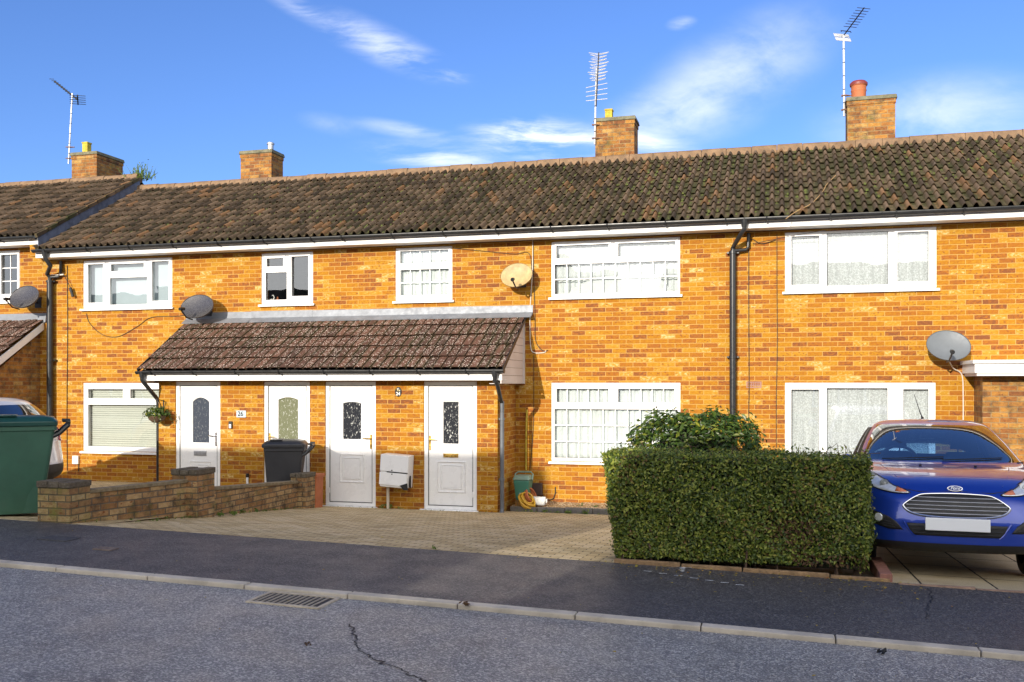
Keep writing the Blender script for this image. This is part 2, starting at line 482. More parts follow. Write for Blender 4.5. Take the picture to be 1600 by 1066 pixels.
def door_glass(name, base, spots):
    m, g = new_mat(name)
    ob = g.n('TexCoord').outputs['Object']
    st = g.n('Mapping', {'Vector': ob, 'Rotation': (0, 0.5, 0), 'Scale': (1.5, 1, 0.8)}).outputs[0]
    vo = g.n('TexVoronoi', {'Vector': st, 'Scale': 26.0}, feature='DISTANCE_TO_EDGE').outputs[0]
    nz = g.noise(st, 30, 4, 0.75)
    f = g.m('MULTIPLY', g.rng(nz, 0.57, 0.63), g.rng(vo, 0.03, 0.1))
    c = g.mix(g.m('MULTIPLY', f, spots), base, (0.72, 0.74, 0.72))
    p = g.n('BsdfPrincipled', {'Base Color': c, 'Roughness': 0.12, 'Specular IOR Level': 0.6})
    b = g.n('Bump', {'Height': nz, 'Strength': 0.35, 'Distance': 0.01})
    g.nt.links.new(b.outputs[0], p.inputs['Normal'])
    finish(g, p.outputs[0])
    return m


MATS['doorglass_black'] = door_glass('patterned_black_glass', (0.02, 0.022, 0.028), 0.9)
MATS['doorglass_green'] = door_glass('patterned_green_glass', (0.14, 0.15, 0.09), 0.7)
MATS['doorglass_grey'] = door_glass('patterned_grey_glass', (0.045, 0.055, 0.075), 0.25)


def asphalt_mat(name, lo, hi, speck, patchy=0.3, bump=0.6, rough=0.75, speck_scale=260, tint2=None):
    m, g = new_mat(name)
    ob = g.n('TexCoord').outputs['Object']
    c = g.ramp(g.noise(ob, 0.9, 5, 0.6), [(0.3, lo), (0.72, hi)])
    c2 = g.ramp(g.noise(ob, 90, 4, 0.75), [(0.36, tuple(x * 0.45 for x in lo)), (0.54, lo), (0.66, speck)])
    c = g.mix(0.6, c, c2)
    vo = g.n('TexVoronoi', {'Vector': ob, 'Scale': speck_scale})
    vr = g.n('SeparateColor', {0: vo.outputs['Color']}).outputs[0]
    c = g.mix(g.rng(vr, 0.66, 0.96, 0, 0.5), c, speck)
    c = g.mix(g.rng(vr, 0.2, 0.02, 0, 0.6), c, tuple(x * 0.35 for x in lo))
    c = g.mix(g.rng(g.noise(ob, 2.6, 6, 0.65), 0.55, 0.78, 0, patchy), c, tint2 or tuple(x * 0.4 for x in lo))
    rr = g.rng(g.noise(ob, 3, 4, 0.6), 0.3, 0.7, rough - 0.12, rough + 0.08)
    p = g.n('BsdfPrincipled', {'Base Color': c, 'Roughness': rr, 'Specular IOR Level': 0.5})
    h = g.m('ADD', vo.outputs['Distance'], g.m('MULTIPLY', g.noise(ob, 70, 5, 0.7), 0.8))
    b = g.n('Bump', {'Height': h, 'Strength': bump, 'Distance': 0.008})
    g.nt.links.new(b.outputs[0], p.inputs['Normal'])
    finish(g, p.outputs[0])
    return m


MATS['road'] = asphalt_mat('worn_grey_road', (0.175, 0.175, 0.18), (0.40, 0.39, 0.38), (0.85, 0.82, 0.75), patchy=0.6, bump=1.0, speck_scale=80, rough=0.44)
MATS['pavement'] = asphalt_mat('new_black_tarmac', (0.064, 0.058, 0.058), (0.100, 0.092, 0.090), (0.22, 0.21, 0.20), patchy=0.45, bump=0.8, rough=0.58, speck_scale=75)
MATS['kerb'] = plain('pale_concrete_kerb', (0.52, 0.46, 0.37), 0.85, var=0.22, scale=4, bump=0.4, dirt=0.35)


def paving_mat(name, stops, gap, bw, bh, mw=0.008, stain=0.5, staincol=(0.10, 0.10, 0.055), rot=0.0, offset=0.5):
    m, g = new_mat(name)
    tc = g.n('TexCoord')
    ob = tc.outputs['Object']
    mp = g.n('Mapping', {'Vector': ob, 'Rotation': (0, 0, rot)}).outputs[0]
    mp = g.v('ADD', mp, g.v('MULTIPLY', g.v('SUBTRACT', g.noise(ob, 9, 2, 0.5, out=1), (.5, .5, .5)), (0.012, 0.012, 0)))
    br = g.n('TexBrick', {'Vector': mp, 'Color1': (0, 0, 0, 1), 'Color2': (1, 1, 1, 1), 'Mortar': (0, 0, 0, 1), 'Scale': 1.0, 'Mortar Size': mw / 2, 'Mortar Smooth': 0.3, 'Brick Width': bw, 'Row Height': bh})
    br.offset = offset
    r = g.n('SeparateColor', {0: br.outputs['Color']}).outputs[0]
    c = g.ramp(g.m('ADD', g.m('MULTIPLY', r, 0.7), g.m('MULTIPLY', g.noise(ob, 6, 5, 0.65), 0.4)), stops)
    fine = g.rng(g.noise(ob, 120, 4, 0.7), 0.25, 0.8, 0.7, 1.2)
    c = g.mix(1.0, c, g.n('CombineColor', {0: fine, 1: fine, 2: fine}).outputs[0], 'MULTIPLY')
    c = g.mix(g.rng(g.noise(ob, 1.1, 6, 0.65), 0.45, 0.72, 0, stain), c, staincol)
    c = g.mix(br.outputs['Fac'], c, gap)
    p = g.n('BsdfPrincipled', {'Base Color': c, 'Roughness': 0.85, 'Specular IOR Level': 0.3})
    h = g.m('ADD', g.m('SUBTRACT', 1.0, br.outputs['Fac']), g.m('MULTIPLY', g.noise(ob, 70, 5, 0.7), 0.3))
    b = g.n('Bump', {'Height': h, 'Strength': 0.7, 'Distance': 0.008})
    g.nt.links.new(b.outputs[0], p.inputs['Normal'])
    finish(g, p.outputs[0])
    return m


MATS['blocks'] = paving_mat('tan_block_paving', [(0.1, (0.43, 0.315, 0.16)), (0.5, (0.58, 0.445, 0.24)), (0.95, (0.68, 0.545, 0.34))], (0.06, 0.055, 0.035), 0.2, 0.1, 0.012, stain=0.45, staincol=(0.20, 0.17, 0.08))
MATS['slabs'] = paving_mat('buff_concrete_slabs', [(0.1, (0.42, 0.33, 0.19)), (0.5, (0.52, 0.43, 0.28)), (0.95, (0.60, 0.51, 0.35))], (0.04, 0.035, 0.03), 0.6, 0.75, 0.022, stain=0.5, staincol=(0.30, 0.19, 0.07), offset=0.0)
MATS['soil'] = plain('dark_soil', (0.055, 0.042, 0.028), 0.95, var=0.4, scale=14, bump=0.9, bscale=40)


def gravel_mat():
    m, g = new_mat('golden_gravel')
    ob = g.n('TexCoord').outputs['Object']
    vo = g.n('TexVoronoi', {'Vector': ob, 'Scale': 45.0})
    r = g.n('SeparateColor', {0: vo.outputs['Color']}).outputs[0]
    c = g.ramp(r, [(0.05, (0.25, 0.14, 0.06)), (0.4, (0.48, 0.32, 0.15)), (0.7, (0.58, 0.42, 0.22)), (0.95, (0.7, 0.62, 0.48))])
    c = g.mix(g.rng(vo.outputs['Distance'], 0.45, 0.75, 0, 0.7), c, (0.10, 0.06, 0.03))
    p = g.n('BsdfPrincipled', {'Base Color': c, 'Roughness': 0.85})
    b = g.n('Bump', {'Height': g.m('SUBTRACT', 1.0, vo.outputs['Distance']), 'Strength': 1.0, 'Distance': 0.02})
    g.nt.links.new(b.outputs[0], p.inputs['Normal'])
    finish(g, p.outputs[0])
    return m


MATS['gravel'] = gravel_mat()


def leaf_mat(name, stops, gloss=0.35, trans=0.25):
    m, g = new_mat(name)
    r = g.n('NewGeometry').outputs['Random Per Island']
    ob = g.n('TexCoord').outputs['Object']
    f = g.m('ADD', g.m('MULTIPLY', r, 0.8), g.m('MULTIPLY', g.noise(ob, 2.5, 4, 0.6), 0.35))
    c = g.ramp(f, stops)
    p = g.n('BsdfPrincipled', {'Base Color': c, 'Roughness': gloss, 'Specular IOR Level': 0.4}).outputs[0]
    t = g.n('BsdfTranslucent', {'Color': c}).outputs[0]
    finish(g, g.n('MixShader', {0: trans, 1: p, 2: t}).outputs[0])
    return m


MATS['hedge_leaf'] = leaf_mat('privet_leaf', [(0.1, (0.028, 0.050, 0.012)), (0.42, (0.080, 0.125, 0.020)), (0.70, (0.18, 0.23, 0.034)), (0.92, (0.32, 0.34, 0.06)), (1.0, (0.20, 0.12, 0.04))])
MATS['laurel_leaf'] = leaf_mat('laurel_leaf', [(0.1, (0.014, 0.034, 0.006)), (0.5, (0.036, 0.076, 0.010)), (0.88, (0.085, 0.13, 0.016)), (1.0, (0.26, 0.26, 0.025))], gloss=0.36)
MATS['weed_leaf'] = leaf_mat('weed_leaf', [(0.1, (0.05, 0.09, 0.015)), (0.6, (0.10, 0.17, 0.025)), (1.0, (0.22, 0.24, 0.06))], gloss=0.5)
MATS['dry_leaf'] = leaf_mat('fallen_leaf', [(0.1, (0.28, 0.18, 0.03)), (0.6, (0.50, 0.40, 0.05)), (1.0, (0.30, 0.12, 0.04))], gloss=0.6)
MATS['dead_leaf'] = leaf_mat('brown_hedge_leaf', [(0.1, (0.05, 0.03, 0.015)), (0.6, (0.12, 0.065, 0.03)), (1.0, (0.20, 0.12, 0.05))], gloss=0.6)
MATS['bark'] = plain('brown_twig', (0.09, 0.055, 0.035), 0.9, var=0.3, scale=20, bump=0.5)
MATS['yellow_leaf'] = leaf_mat('yellowing_leaf', [(0.1, (0.10, 0.12, 0.015)), (0.5, (0.26, 0.26, 0.02)), (1.0, (0.42, 0.33, 0.03))], gloss=0.5)
MATS['moss'] = plain('roof_moss_clump', (.075, .09, .018), .95, var=.4, scale=20, bump=.8)
# ------------------------------------------------------------------ the ground: levels fall gently to the right, drives fall towards the houses
def zk(X): return 0.474 - 0.0252 * (min(max(X, -30), 18) + 6.58)          # kerb top
def zb(X): return 0.535 - 0.0215 * (min(max(X, -30), 18) + 8.4)           # back edge of the pavement
YK, YB = -CD + 6.96, -CD + 8.88        # kerb front, pavement back edge
XP = -7.22                             # boundary wall between the two drives


def sheet(mb, x0, x1, y0, y1, zf0, zf1, nx=40, ny=4, mi=0):
    xs = [x0 + (x1 - x0) * i / nx for i in range(nx + 1)]
    vs, fs = [], []
    for j in range(ny + 1):
        t = j / ny
        for x in xs: vs.append((x, y0 + (y1 - y0) * t, zf0(x) * (1 - t) + zf1(x) * t))
    for j in range(ny):
        for i in range(nx):
            a = j * (nx + 1) + i
            fs.append((a, a + 1, a + nx + 2, a + nx + 1))
    mb.add(vs, fs, mi)


def struct(name, mb, mat, **kw):
    return tag(mb.build(name, mat, **kw), kind='structure')


m = MB(); sheet(m, -400, 400, -400, 400, lambda x: -0.55, lambda x: -0.55, 8, 8)
struct('ground', m, MATS['soil'])
m = MB()
sheet(m, -80, 60, -14.4, YK, lambda x: zk(x) - 0.02, lambda x: zk(x) - 0.034, 140, 6)
struct('road', m, MATS['road'])
m = MB()
sheet(m, -80, 60, YK + 0.125, YB, lambda x: zk(x) - 0.004, zb, 140, 3)
sheet(m, -80, 60, -17.6, -14.53, lambda x: zk(x) + 0.07, lambda x: zk(x) + 0.06, 140, 3)
struct('pavement', m, MATS['pavement'])
# kerb stones, one course each side
m = MB()
x = -60.0
while x < 40:
    L = 0.915
    a, b = x + 0.004, x + L - 0.004
    j = random.uniform(-0.003, 0.003)
    m.frustum([(a, YK, zk(a) - .2), (b, YK, zk(b) - .2), (b, YK + .125, zk(b) - .2), (a, YK + .125, zk(a) - .2)],
              [(a, YK + j + .012, zk(a) + j), (b, YK + j + .012, zk(b) + j), (b, YK + .125, zk(b) + j), (a, YK + .125, zk(a) + j)])
    m.frustum([(a, -14.53, zk(a) - .2), (b, -14.53, zk(b) - .2), (b, -14.40, zk(b) - .2), (a, -14.40, zk(a) - .2)],
              [(a, -14.53, zk(a) + .06), (b, -14.53, zk(b) + .06), (b, -14.42, zk(b) + .06), (a, -14.42, zk(a) + .06)])
    x += L
struct('kerb', m, MATS['kerb'], bevel=0.008)
# drive of number 24 (block paved), gravel strip, other drives
m = MB()
sheet(m, XP, -1.42, YB, -0.62, lambda x: zb(x) + .001, lambda x: 0.0, 12, 10)
struct('block_paved_drive', m, MATS['blocks'])
m = MB()
sheet(m, -13.6, XP, YB, 0.0, lambda x: zb(x) - .002, lambda x: 0.2 if x < -8 else 0.06, 12, 6)
sheet(m, -40, -13.6, YB, 0.0, lambda x: zb(x) - .002, lambda x: 0.3, 8, 6)
struct('neighbour_drive', m, MATS['blocks'])
m = MB()
sheet(m, 0.88, 9.5, YB, -0.0, lambda x: zb(x) + .001, lambda x: -0.02, 12, 10)
struct('slab_drive', m, MATS['slabs'])
m = MB()
sheet(m, -1.42, 0.88, YB, 0.0, lambda x: zb(x) - .02, lambda x: -0.01, 8, 8)
struct('garden_bed', m, MATS['soil'])
m = MB()
sheet(m, -4.15, -1.42, -0.60, 0.0, lambda x: 0.06, lambda x: 0.10, 24, 6)
m.v = [(x, y, z + random.uniform(-.012, .012)) for x, y, z in m.v]
struct('gravel_path', m, MATS['gravel'])
# opposite gardens
m = MB(); sheet(m, -60, 40, -40, -17.6, lambda x: zk(x) + .05, lambda x: zk(x) + .07, 50, 2)
struct('opposite_ground', m, MATS['soil'])

# ------------------------------------------------------------------ roof building blocks
TH = math.atan(0.56)
YR = 2.70                               # ridge depth
Y_EAVE, Z_EAVE = -0.38, 4.585
NC = 11
GAUGE = (YR - Y_EAVE) / cos(TH) / NC


def roman(u):
    """height of a double-roman tile across one roll (0..1)"""
    t = abs(u - 0.5)
    return 0.064 * cos(pi * t / 0.58) if t < 0.29 else 0.0


def flatpan(u):
    """flat interlocking tile: shallow pan with a narrow groove"""
    return -0.012 if u < 0.07 or u > 0.93 else 0.010 + 0.006 * sin(pi * u)


def tile_slope(mb, x0, x1, ye, ze, th, n, gauge, roll, prof, us, lip=0.013, ystep=0.036, flip=1, grid0=0.0, jit=0.006):
    """tiled slope rising towards +y (flip=1) or -y (flip=-1); tile grid tied to grid0 so that neighbours line up"""
    i0, i1 = math.floor((x0 - grid0) / roll + 1e-6), math.ceil((x1 - grid0) / roll - 1e-6)
    for k in range(n):
        xs = []
        for i in range(i0, i1):
            tj = random.Random((i // 2) * 977 + k * 131 + int(abs(ye) * 10))
            dz, sk = tj.uniform(-jit, jit), tj.uniform(-jit, jit) * 1.6
            for u in us:
                X = grid0 + (i + u) * roll
                if x0 - 1e-6 <= X <= x1 - 1e-6:
                    xs.append((X, prof(u) + dz, sk, (i + u) / 2))
        xs.append((x1, prof(((x1 - grid0) / roll) % 1.0), 0.0, (x1 - grid0) / roll / 2 - 1e-4))
        rows = []
        for s_, nn in ((k * gauge + .004, -lip), (k * gauge, 0.0), (k * gauge + gauge * 0.5, 0.0), ((k + 1) * gauge + 0.11, 0.0)):
            row = []
            for X, h, sk, uu in xs:
                t = (s_ - k * gauge) / gauge
                H = h + ystep * (1 - t)
                if nn: H = h + ystep - lip
                ss = s_ + sk * (1 - t)
                row.append((X, ye + flip * (ss * cos(th) - H * sin(th)), ze + ss * sin(th) + H * cos(th), uu, k + min(max(t, 0.02), 0.98)))
            rows.append(row)
        w = len(xs)
        vs = [r[:3] for row in rows for r in row]
        fs, uvs = [], []
        for a in range(3):
            for i in range(w - 1):
                q = [(a, i), (a, i + 1), (a + 1, i + 1), (a + 1, i)]
                if flip < 0: q.reverse()
                fs.append(tuple(r * w + c for r, c in q))
                uvs.append([(rows[r][c][3], rows[r][c][4]) for r, c in q])
        mb.add(vs, fs, 0, uvs)


def ridge_tiles(mb, x0, x1, y, z, r=0.105, L=0.45, grid0=0.0):
    i = math.floor((x0 - grid0) / L)
    while grid0 + i * L < x1:
        a, b = max(x0, grid0 + i * L + .006), min(x1, grid0 + (i + 1) * L - .006)
        if b - a > 0.03:
            rj = random.Random(i * 13 + 5); dz = rj.uniform(-.008, .008); rr = r + rj.uniform(-.006, .006)
            pts = [(-rr * 1.05, -rr * .75)] + [(rr * sin(t), rr * cos(t)) for t in [radians(q) for q in range(-80, 81, 20)]] + [(rr * 1.05, -rr * .75)]
            mb.frustum([(a, y + p, z + dz + q) for p, q in pts], [(b, y + p, z + dz + q) for p, q in pts])
            mb.cyl((a - .004, y, z - .01), (b + .004, y, z - .01), rr * 0.94, n=12)
        i += 1


def gutter(parent, x0, x1, y, z, r=0.055, name='gutter', step=0.92, ends=True):
    """half-round gutter, its top edge at z, its centre line at y; brackets clipped round it"""
    mb = MB()
    n = 9
    for rr, sgn in ((r, 1), (r - .006, -1)):
        A = [(y + rr * cos(pi + pi * k / n), z + rr * sin(pi + pi * k / n)) for k in range(n + 1)]
        for k in range(n):
            q = [(x0, *A[k]), (x1, *A[k]), (x1, *A[k + 1]), (x0, *A[k + 1])]
            mb.quad(*(q if sgn > 0 else q[::-1]))
    mb.box(x0, x1, y - r - .004, y - r + .008, z - .008, z + .004)
    mb.box(x0, x1, y + r - .008, y + r + .004, z - .008, z + .006)
    x = x0 + 0.3
    while x < x1 - .05:
        pts = [(x, y + (r + .010) * cos(pi + pi * k / 8), z + (r + .010) * sin(pi + pi * k / 8)) for k in range(9)]
        pts = [(x, y - r - .012, z + .012)] + pts
        for a, b in zip(pts, pts[1:]):
            mb.cyl(a, b, .011, n=6)
        mb.box(x - .02, x + .02, y + r, y + r + .03, z - .06, z + .012)
        x += step
    if ends:
        for xe in (x0, x1):
            mb.prism([(y + (r + .003) * cos(pi + pi * k / 10), z + (r + .003) * sin(pi + pi * k / 10)) for k in range(11)], 'x', xe - .006, xe + .006)
    return mb.build(name, MATS['blackpvc'], parent, smooth=True)


def chimney(parent, x0, x1, y0, y1, zb_, zt, mat, pot, cap_over=0.035):
    m = MB()
    m.box(x0, x1, y0, y1, zb_, zt - .075)
    m.box(x0 - .012, x1 + .012, y0 - .012, y1 + .012, zt - .15, zt - .076)
    c = m.build('chimney', mat, parent)
    k = MB()
    o = cap_over
    k.frustum([(x0 - o, y0 - o, zt - .075), (x1 + o, y0 - o, zt - .075), (x1 + o, y1 + o, zt - .075), (x0 - o, y1 + o, zt - .075)],
              [(x0 - o + .015, y0 - o + .015, zt), (x1 + o - .015, y0 - o + .015, zt), (x1 + o - .015, y1 + o - .015, zt), (x0 - o + .015, y1 + o - .015, zt)])
    k.build('chimney_cap', MATS['cap'], c, bevel=.01)
    p = MB()
    kind, px, r, h = pot
    cx, cy = px, y0 + .2
    if kind == 'square':
        p.box(cx - r, cx + r, cy - r, cy + r, zt - .02, zt + h)
        p.box(cx - r - .01, cx + r + .01, cy - r - .01, cy + r + .01, zt + h - .03, zt + h + .005)
        p.build('chimney_pot', MATS['yellow_clay'], c, bevel=.008)
    elif kind == 'metal':
        p.lathe([(r, -.02), (r, h * .7), (r * 1.25, h * .72), (r * 1.25, h * .9), (r * .5, h), (0.001, h)], (cx, cy, zt), 14)
        p.build('chimney_pot', MATS['steel'], c, smooth=True)
    else:
        p.lathe([(r * .92, -.02), (r * .96, h * .45), (r * 1.02, h * .5), (r * 1.02, h * .56), (r * .95, h * .58), (r, h * .78), (r * 1.12, h * .82), (r * 1.12, h * .94), (r * .8, h), (r * .75, h * .5)], (cx, cy, zt), 20)
        p.build('chimney_pot', MATS['terracotta'], c, smooth=True)
        q = MB(); q.lathe([(r * 1.15, h * .84), (r * 1.17, h * .97), (r * .9, h * 1.09), (0.001, h * 1.12)], (cx, cy, zt), 20)
        q.build('pot_cowl', plain('dark_red_cowl', (0.20, 0.035, 0.03), 0.5), c, smooth=True)
    return c


def window(parent, x0, x1, z0, z1, panes, yf=0.012, bars=(), sashes=(), sill=True, depth=0.07, name='window'):
    """panes as fractions of the outer frame (fx0,fx1,fz0,fz1); bars: (pane index, columns, rows)"""
    w, h = x1 - x0, z1 - z0
    R = [(x0 + a * w, x0 + b * w, z0 + c * h, z0 + d * h) for a, b, c, d in panes]
    m = MB()
    slab_holes(m, x0 + .002, x1 - .002, z0 + .002, z1 - .002, R, yf, yf + depth)
    for i in sashes:                                   # opening lights stand a little proud of the frame
        a, b, c, d = R[i]
        e = 0.038
        slab_holes(m, a - e, b + e, c - e, d + e, [(a + .002, b - .002, c + .002, d - .002)], yf - .016, yf - .0005, back=False)
    fr = m.build(name, MATS['upvc'], parent, bevel=.004)
    p = MB()
    for a, b, c, d in R:
        p.quad((a - .004, yf + .034, c - .004), (b + .004, yf + .034, c - .004), (b + .004, yf + .034, d + .004), (a - .004, yf + .034, d + .004))
    p.build('pane', MATS['glass'], fr, recalc=False)
    g_ = MB()
    for a, b, c, d in R:                                # dark gasket line round each pane
        t = .005
        for q in ((a, b, c, c + t), (a, b, d - t, d), (a, a + t, c + t, d - t), (b - t, b, c + t, d - t)):
            g_.box(q[0], q[1], yf + .026, yf + .033, q[2], q[3])
    g_.build('gasket', MATS['rubber'], fr)
    if bars:
        for i, nc, nr in bars:
            a, b, c, d = R[i]
            for j in range(1, nc):
                k = MB()
                xx = a + (b - a) * j / nc
                k.box(xx - .007, xx + .007, yf + .024, yf + .0335, c, d)
                k.build('glazing_bar', MATS['upvc'], fr)
            for j in range(1, nr):
                k = MB()
                zz = c + (d - c) * j / nr
                k.box(a, b, yf + .0225, yf + .0332, zz - .008, zz + .008)
                k.build('glazing_bar', MATS['upvc'], fr)
    if sill:
        s_ = MB()
        s_.prism([(yf + .06, z0 - .001), (yf - .065, z0 - .012), (yf - .065, z0 - .048), (yf - .05, z0 - .048), (yf - .05, z0 - .03), (yf + .06, z0 - .03)], 'x', x0 - .04, x1 + .04)
        s_.build('sill', MATS['upvc'], fr, bevel=.003)
    return fr


def pleat_sheet(x0, x1, z0, z1, y, amp, waves, seed, mat, name, label, group, sag=None, cat='curtain'):
    r = random.Random(seed)
    m = MB()
    nx, nz = int(max(40, waves * 7)), 10
    ph = [r.uniform(0, 6) for _ in range(4)]
    vs = []
    for j in range(nz + 1):
        for i in range(nx + 1):
            t = i / nx
            x = x0 + (x1 - x0) * t
            top = z1
            bot = z0 if sag is None else sag(t)[0]
            if sag is not None: top = sag(t)[1]
            z = bot + (top - bot) * j / nz
            f = sin(2 * pi * waves * t + ph[0] + .6 * sin(5 * t + ph[1])) + .45 * sin(2 * pi * waves * 2.3 * t + ph[2] + j * .05)
            vs.append((x + .004 * sin(j + i), y + amp * f * (0.55 + .45 * (1 - j / nz)), z))
    fs = [(j * (nx + 1) + i, j * (nx + 1) + i + 1, (j + 1) * (nx + 1) + i + 1, (j + 1) * (nx + 1) + i) for j in range(nz) for i in range(nx)]
    m.add(vs, fs)
    return tag(m.build(name, mat, smooth=True, auto=False, solid=0.0015), label, cat, group)


# ------------------------------------------------------------------ the terrace: four houses in view
ZS, ZH1 = 3.49, 4.405                  # upper windows: frame bottom and head
ZL0, ZL1 = 0.775, 2.07                 # lower windows
XA, XB, XC = PX(75, 0), -7.50, PX(1165, 0)
H_STEP = 0.26
LINE = 0.10                            # brick coursing: the walls start one joint above datum
SOF = 4.44


def house_shell(root, x0, x1, dz, openings, lo=-0.6, mat='brick'):
    m = MB()
    slab_holes(m, x0, x1, lo, SOF + dz, openings, 0.0, 0.27, outer=True, back=False)
    m.build('wall', MATS[mat], root)
    r = MB()                                            # the rooms behind: floors, party walls, back wall, partition
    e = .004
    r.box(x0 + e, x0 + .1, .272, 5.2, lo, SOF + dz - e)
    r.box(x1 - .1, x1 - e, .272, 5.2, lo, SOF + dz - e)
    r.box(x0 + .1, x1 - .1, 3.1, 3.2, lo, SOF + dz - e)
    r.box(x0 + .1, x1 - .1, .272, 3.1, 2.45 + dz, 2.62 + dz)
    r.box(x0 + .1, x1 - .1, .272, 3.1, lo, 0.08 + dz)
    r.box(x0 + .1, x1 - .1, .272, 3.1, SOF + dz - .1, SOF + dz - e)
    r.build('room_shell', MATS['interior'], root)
    b = MB()
    b.box(x0, x1, 5.2, 5.4, lo, SOF + dz)
    b.build('back_wall', MATS[mat], root)


def house_roof(root, x0, x1, dz, verge_l=False, verge_r=False):
    m = MB()
    us = (0.0, .20, .212, .25, .31, .38, .44, .5, .56, .62, .69, .75, .788, .80)
    tile_slope(m, x0, x1, Y_EAVE, Z_EAVE + dz, TH, NC, GAUGE, 0.15, roman, us)
    rf = m.build('roof', MATS['tile'], root, smooth=True, recalc=False)
    b = MB()                                            # rear slope and the boarding under the tiles
    zr = Z_EAVE + dz + (YR - Y_EAVE) * tan(TH)
    yb_ = 2 * YR - Y_EAVE
    b.quad((x0, YR, zr), (x1, YR, zr), (x1, yb_, Z_EAVE + dz), (x0, yb_, Z_EAVE + dz))
    b.quad((x0, Y_EAVE + .03, Z_EAVE + dz - .03), (x1, Y_EAVE + .03, Z_EAVE + dz - .03), (x1, YR, zr - .03), (x0, YR, zr - .03))
    b.build('rear_slope', MATS['tile'], root)
    k = MB()
    ridge_tiles(k, x0, x1, YR, zr + .01)
    k.build('ridge', MATS['ridge'], rf, smooth=True)
    f = MB()
    f.box(x0, x1, -.325, -.30, SOF + dz + .004, SOF + dz + .17)            # fascia board
    f.box(x0, x1, -.299, -.002, SOF + dz + .008, SOF + dz + .018)          # soffit
    f.build('fascia', MATS['paint'], root, bevel=.003)
    gutter(root, x0, x1, -.39, SOF + dz + .145, ends=False)
    return rf, zr


def roof_end(root, x, zr_top, drop, dz):
    """slate-hung gable strip where the higher roof stands above its neighbour"""
    m = MB()
    a, b = (Y_EAVE + .06, Z_EAVE + dz), (YR, zr_top)
    m.prism([(a[0], a[1] - drop), (b[0], b[1] - drop), (b[0], b[1] - .01), (a[0], a[1] - .01)], 'x', x - .03, x + .002)
    m.build('gable_strip', MATS['slate'], root)
    k = MB()
    for i in range(NC):
        s0, s1 = i * GAUGE, (i + 1) * GAUGE + .02
        p = lambda s, n: (Y_EAVE + s * cos(TH) - n * sin(TH), Z_EAVE + dz + s * sin(TH) + n * cos(TH))
        k.prism([p(s0, -.018), p(s1, -.022), p(s1, .035), p(s0, .055)], 'x', x - .02, x + .03)
    k.build('verge', MATS['tile'], root)


TER = 'houses of the brick terrace'
# ---- house 26
H26 = thing('terraced_house', 'orange brick terraced house with blue reflecting upper windows behind the garden wall and hanging basket', 'house', (0, 0, 0), group=TER)
w26u = (PX(130, 0), PX(269, 0), ZS, ZH1)
w26s = (PX(408.5, 0), PX(489, 0), ZS, ZH1)
w26l = (PX(130, 0), PX(268, 0), ZL0, ZL1)
LK = [(-10.2, -7.6, 0.1, 2.1)]
house_shell(H26, XA, XB, 0, [w26u, w26s, w26l] + LK)
house_roof(H26, XA, XB, 0)
window(H26, *w26u, [(.052, .23, .115, .92), (.315, .69, .755, .905), (.30, .72, .065, .62), (.774, .965, .12, .93)], sashes=(0, 1, 3))
window(H26, *w26s, [(.10, .43, .735, .90), (.075, .49, .08, .62), (.585, .915, .14, .92)], sashes=(0, 2))
window(H26, *w26l, [(.054, .46, .77, .91), (.538, .945, .77, .91), (.05, .955, .065, .68)], sashes=(0, 1))
chimney(H26, PX(376, YR + .15), PX(424, YR + .15), YR + .15, YR + .65, 5.9, 7.06, MATS['chimney_brick'], ('metal', PX(421, YR + .3), .065, .2))
# ---- house 24
H24 = thing('terraced_house', 'orange brick terraced house with gridded white windows left of the long black downpipe', 'house', (0, 0, 0), group=TER)
w24s = (PX(618, 0), PX(706.5, 0), ZS, ZH1)
w24u = (PX(861.5, 0), PX(1062.5, 0), ZS, ZH1)
w24l = (PX(861.5, 0), PX(1063, 0), ZL0, ZL1)
house_shell(H24, XB, XC, 0, [w24s, w24u, w24l, (-7.3, -4.5, 0.1, 2.1)])
house_roof(H24, XB, -0.45, 0)
window(H24, *w24s, [(.08, .94, .70, .94), (.08, .94, .10, .585)], bars=((0, 5, 1), (1, 5, 2)), sashes=(0,))
window(H24, *w24u, [(.038, .457, .69, .93), (.527, .968, .69, .93), (.023, .984, .05, .59)], bars=((2, 10, 2),), sashes=(0, 1))
window(H24, *w24l, [(.04, .453, .75, .925), (.526, .958, .75, .925), (.023, .98, .04, .665)], bars=((0, 5, 1), (1, 5, 1), (2, 10, 3)), sashes=(0, 1))
chimney(H24, PX(930, YR + .15), PX(991, YR + .15), YR + .15, YR + .65, 5.9, 7.20, MATS['chimney_brick'], ('square', PX(951, YR + .3), .07, .2))
# ---- right-hand house
HR = thing('terraced_house', 'orange brick terraced house with lace curtained windows behind the blue car', 'house', (0, 0, 0), group=TER)
wru = (PX(1226.6, 0), PX(1463.5, 0), ZS, ZH1)
wrl = (PX(1226.6, 0), PX(1462, 0), ZL0, ZL1)
house_shell(HR, XC, 7.5, 0, [wru, wrl])
house_roof(HR, -0.45, 7.5, 0)
window(HR, *wru, [(.042, .233, .10, .93), (.284, .69, .075, .96), (.747, .95, .11, .93)], sashes=(0, 2))
window(HR, *wrl, [(.042, .233, .06, .92), (.284, .69, .06, .935), (.79, .955, .06, .925)], sashes=(0, 2))
chimney(HR, PX(1324, YR + .15), PX(1399, YR + .15), YR + .15, YR + .65, 5.9, 7.24, MATS['chimney_brick'], ('round', PX(1342, YR + .3), .135, .30))
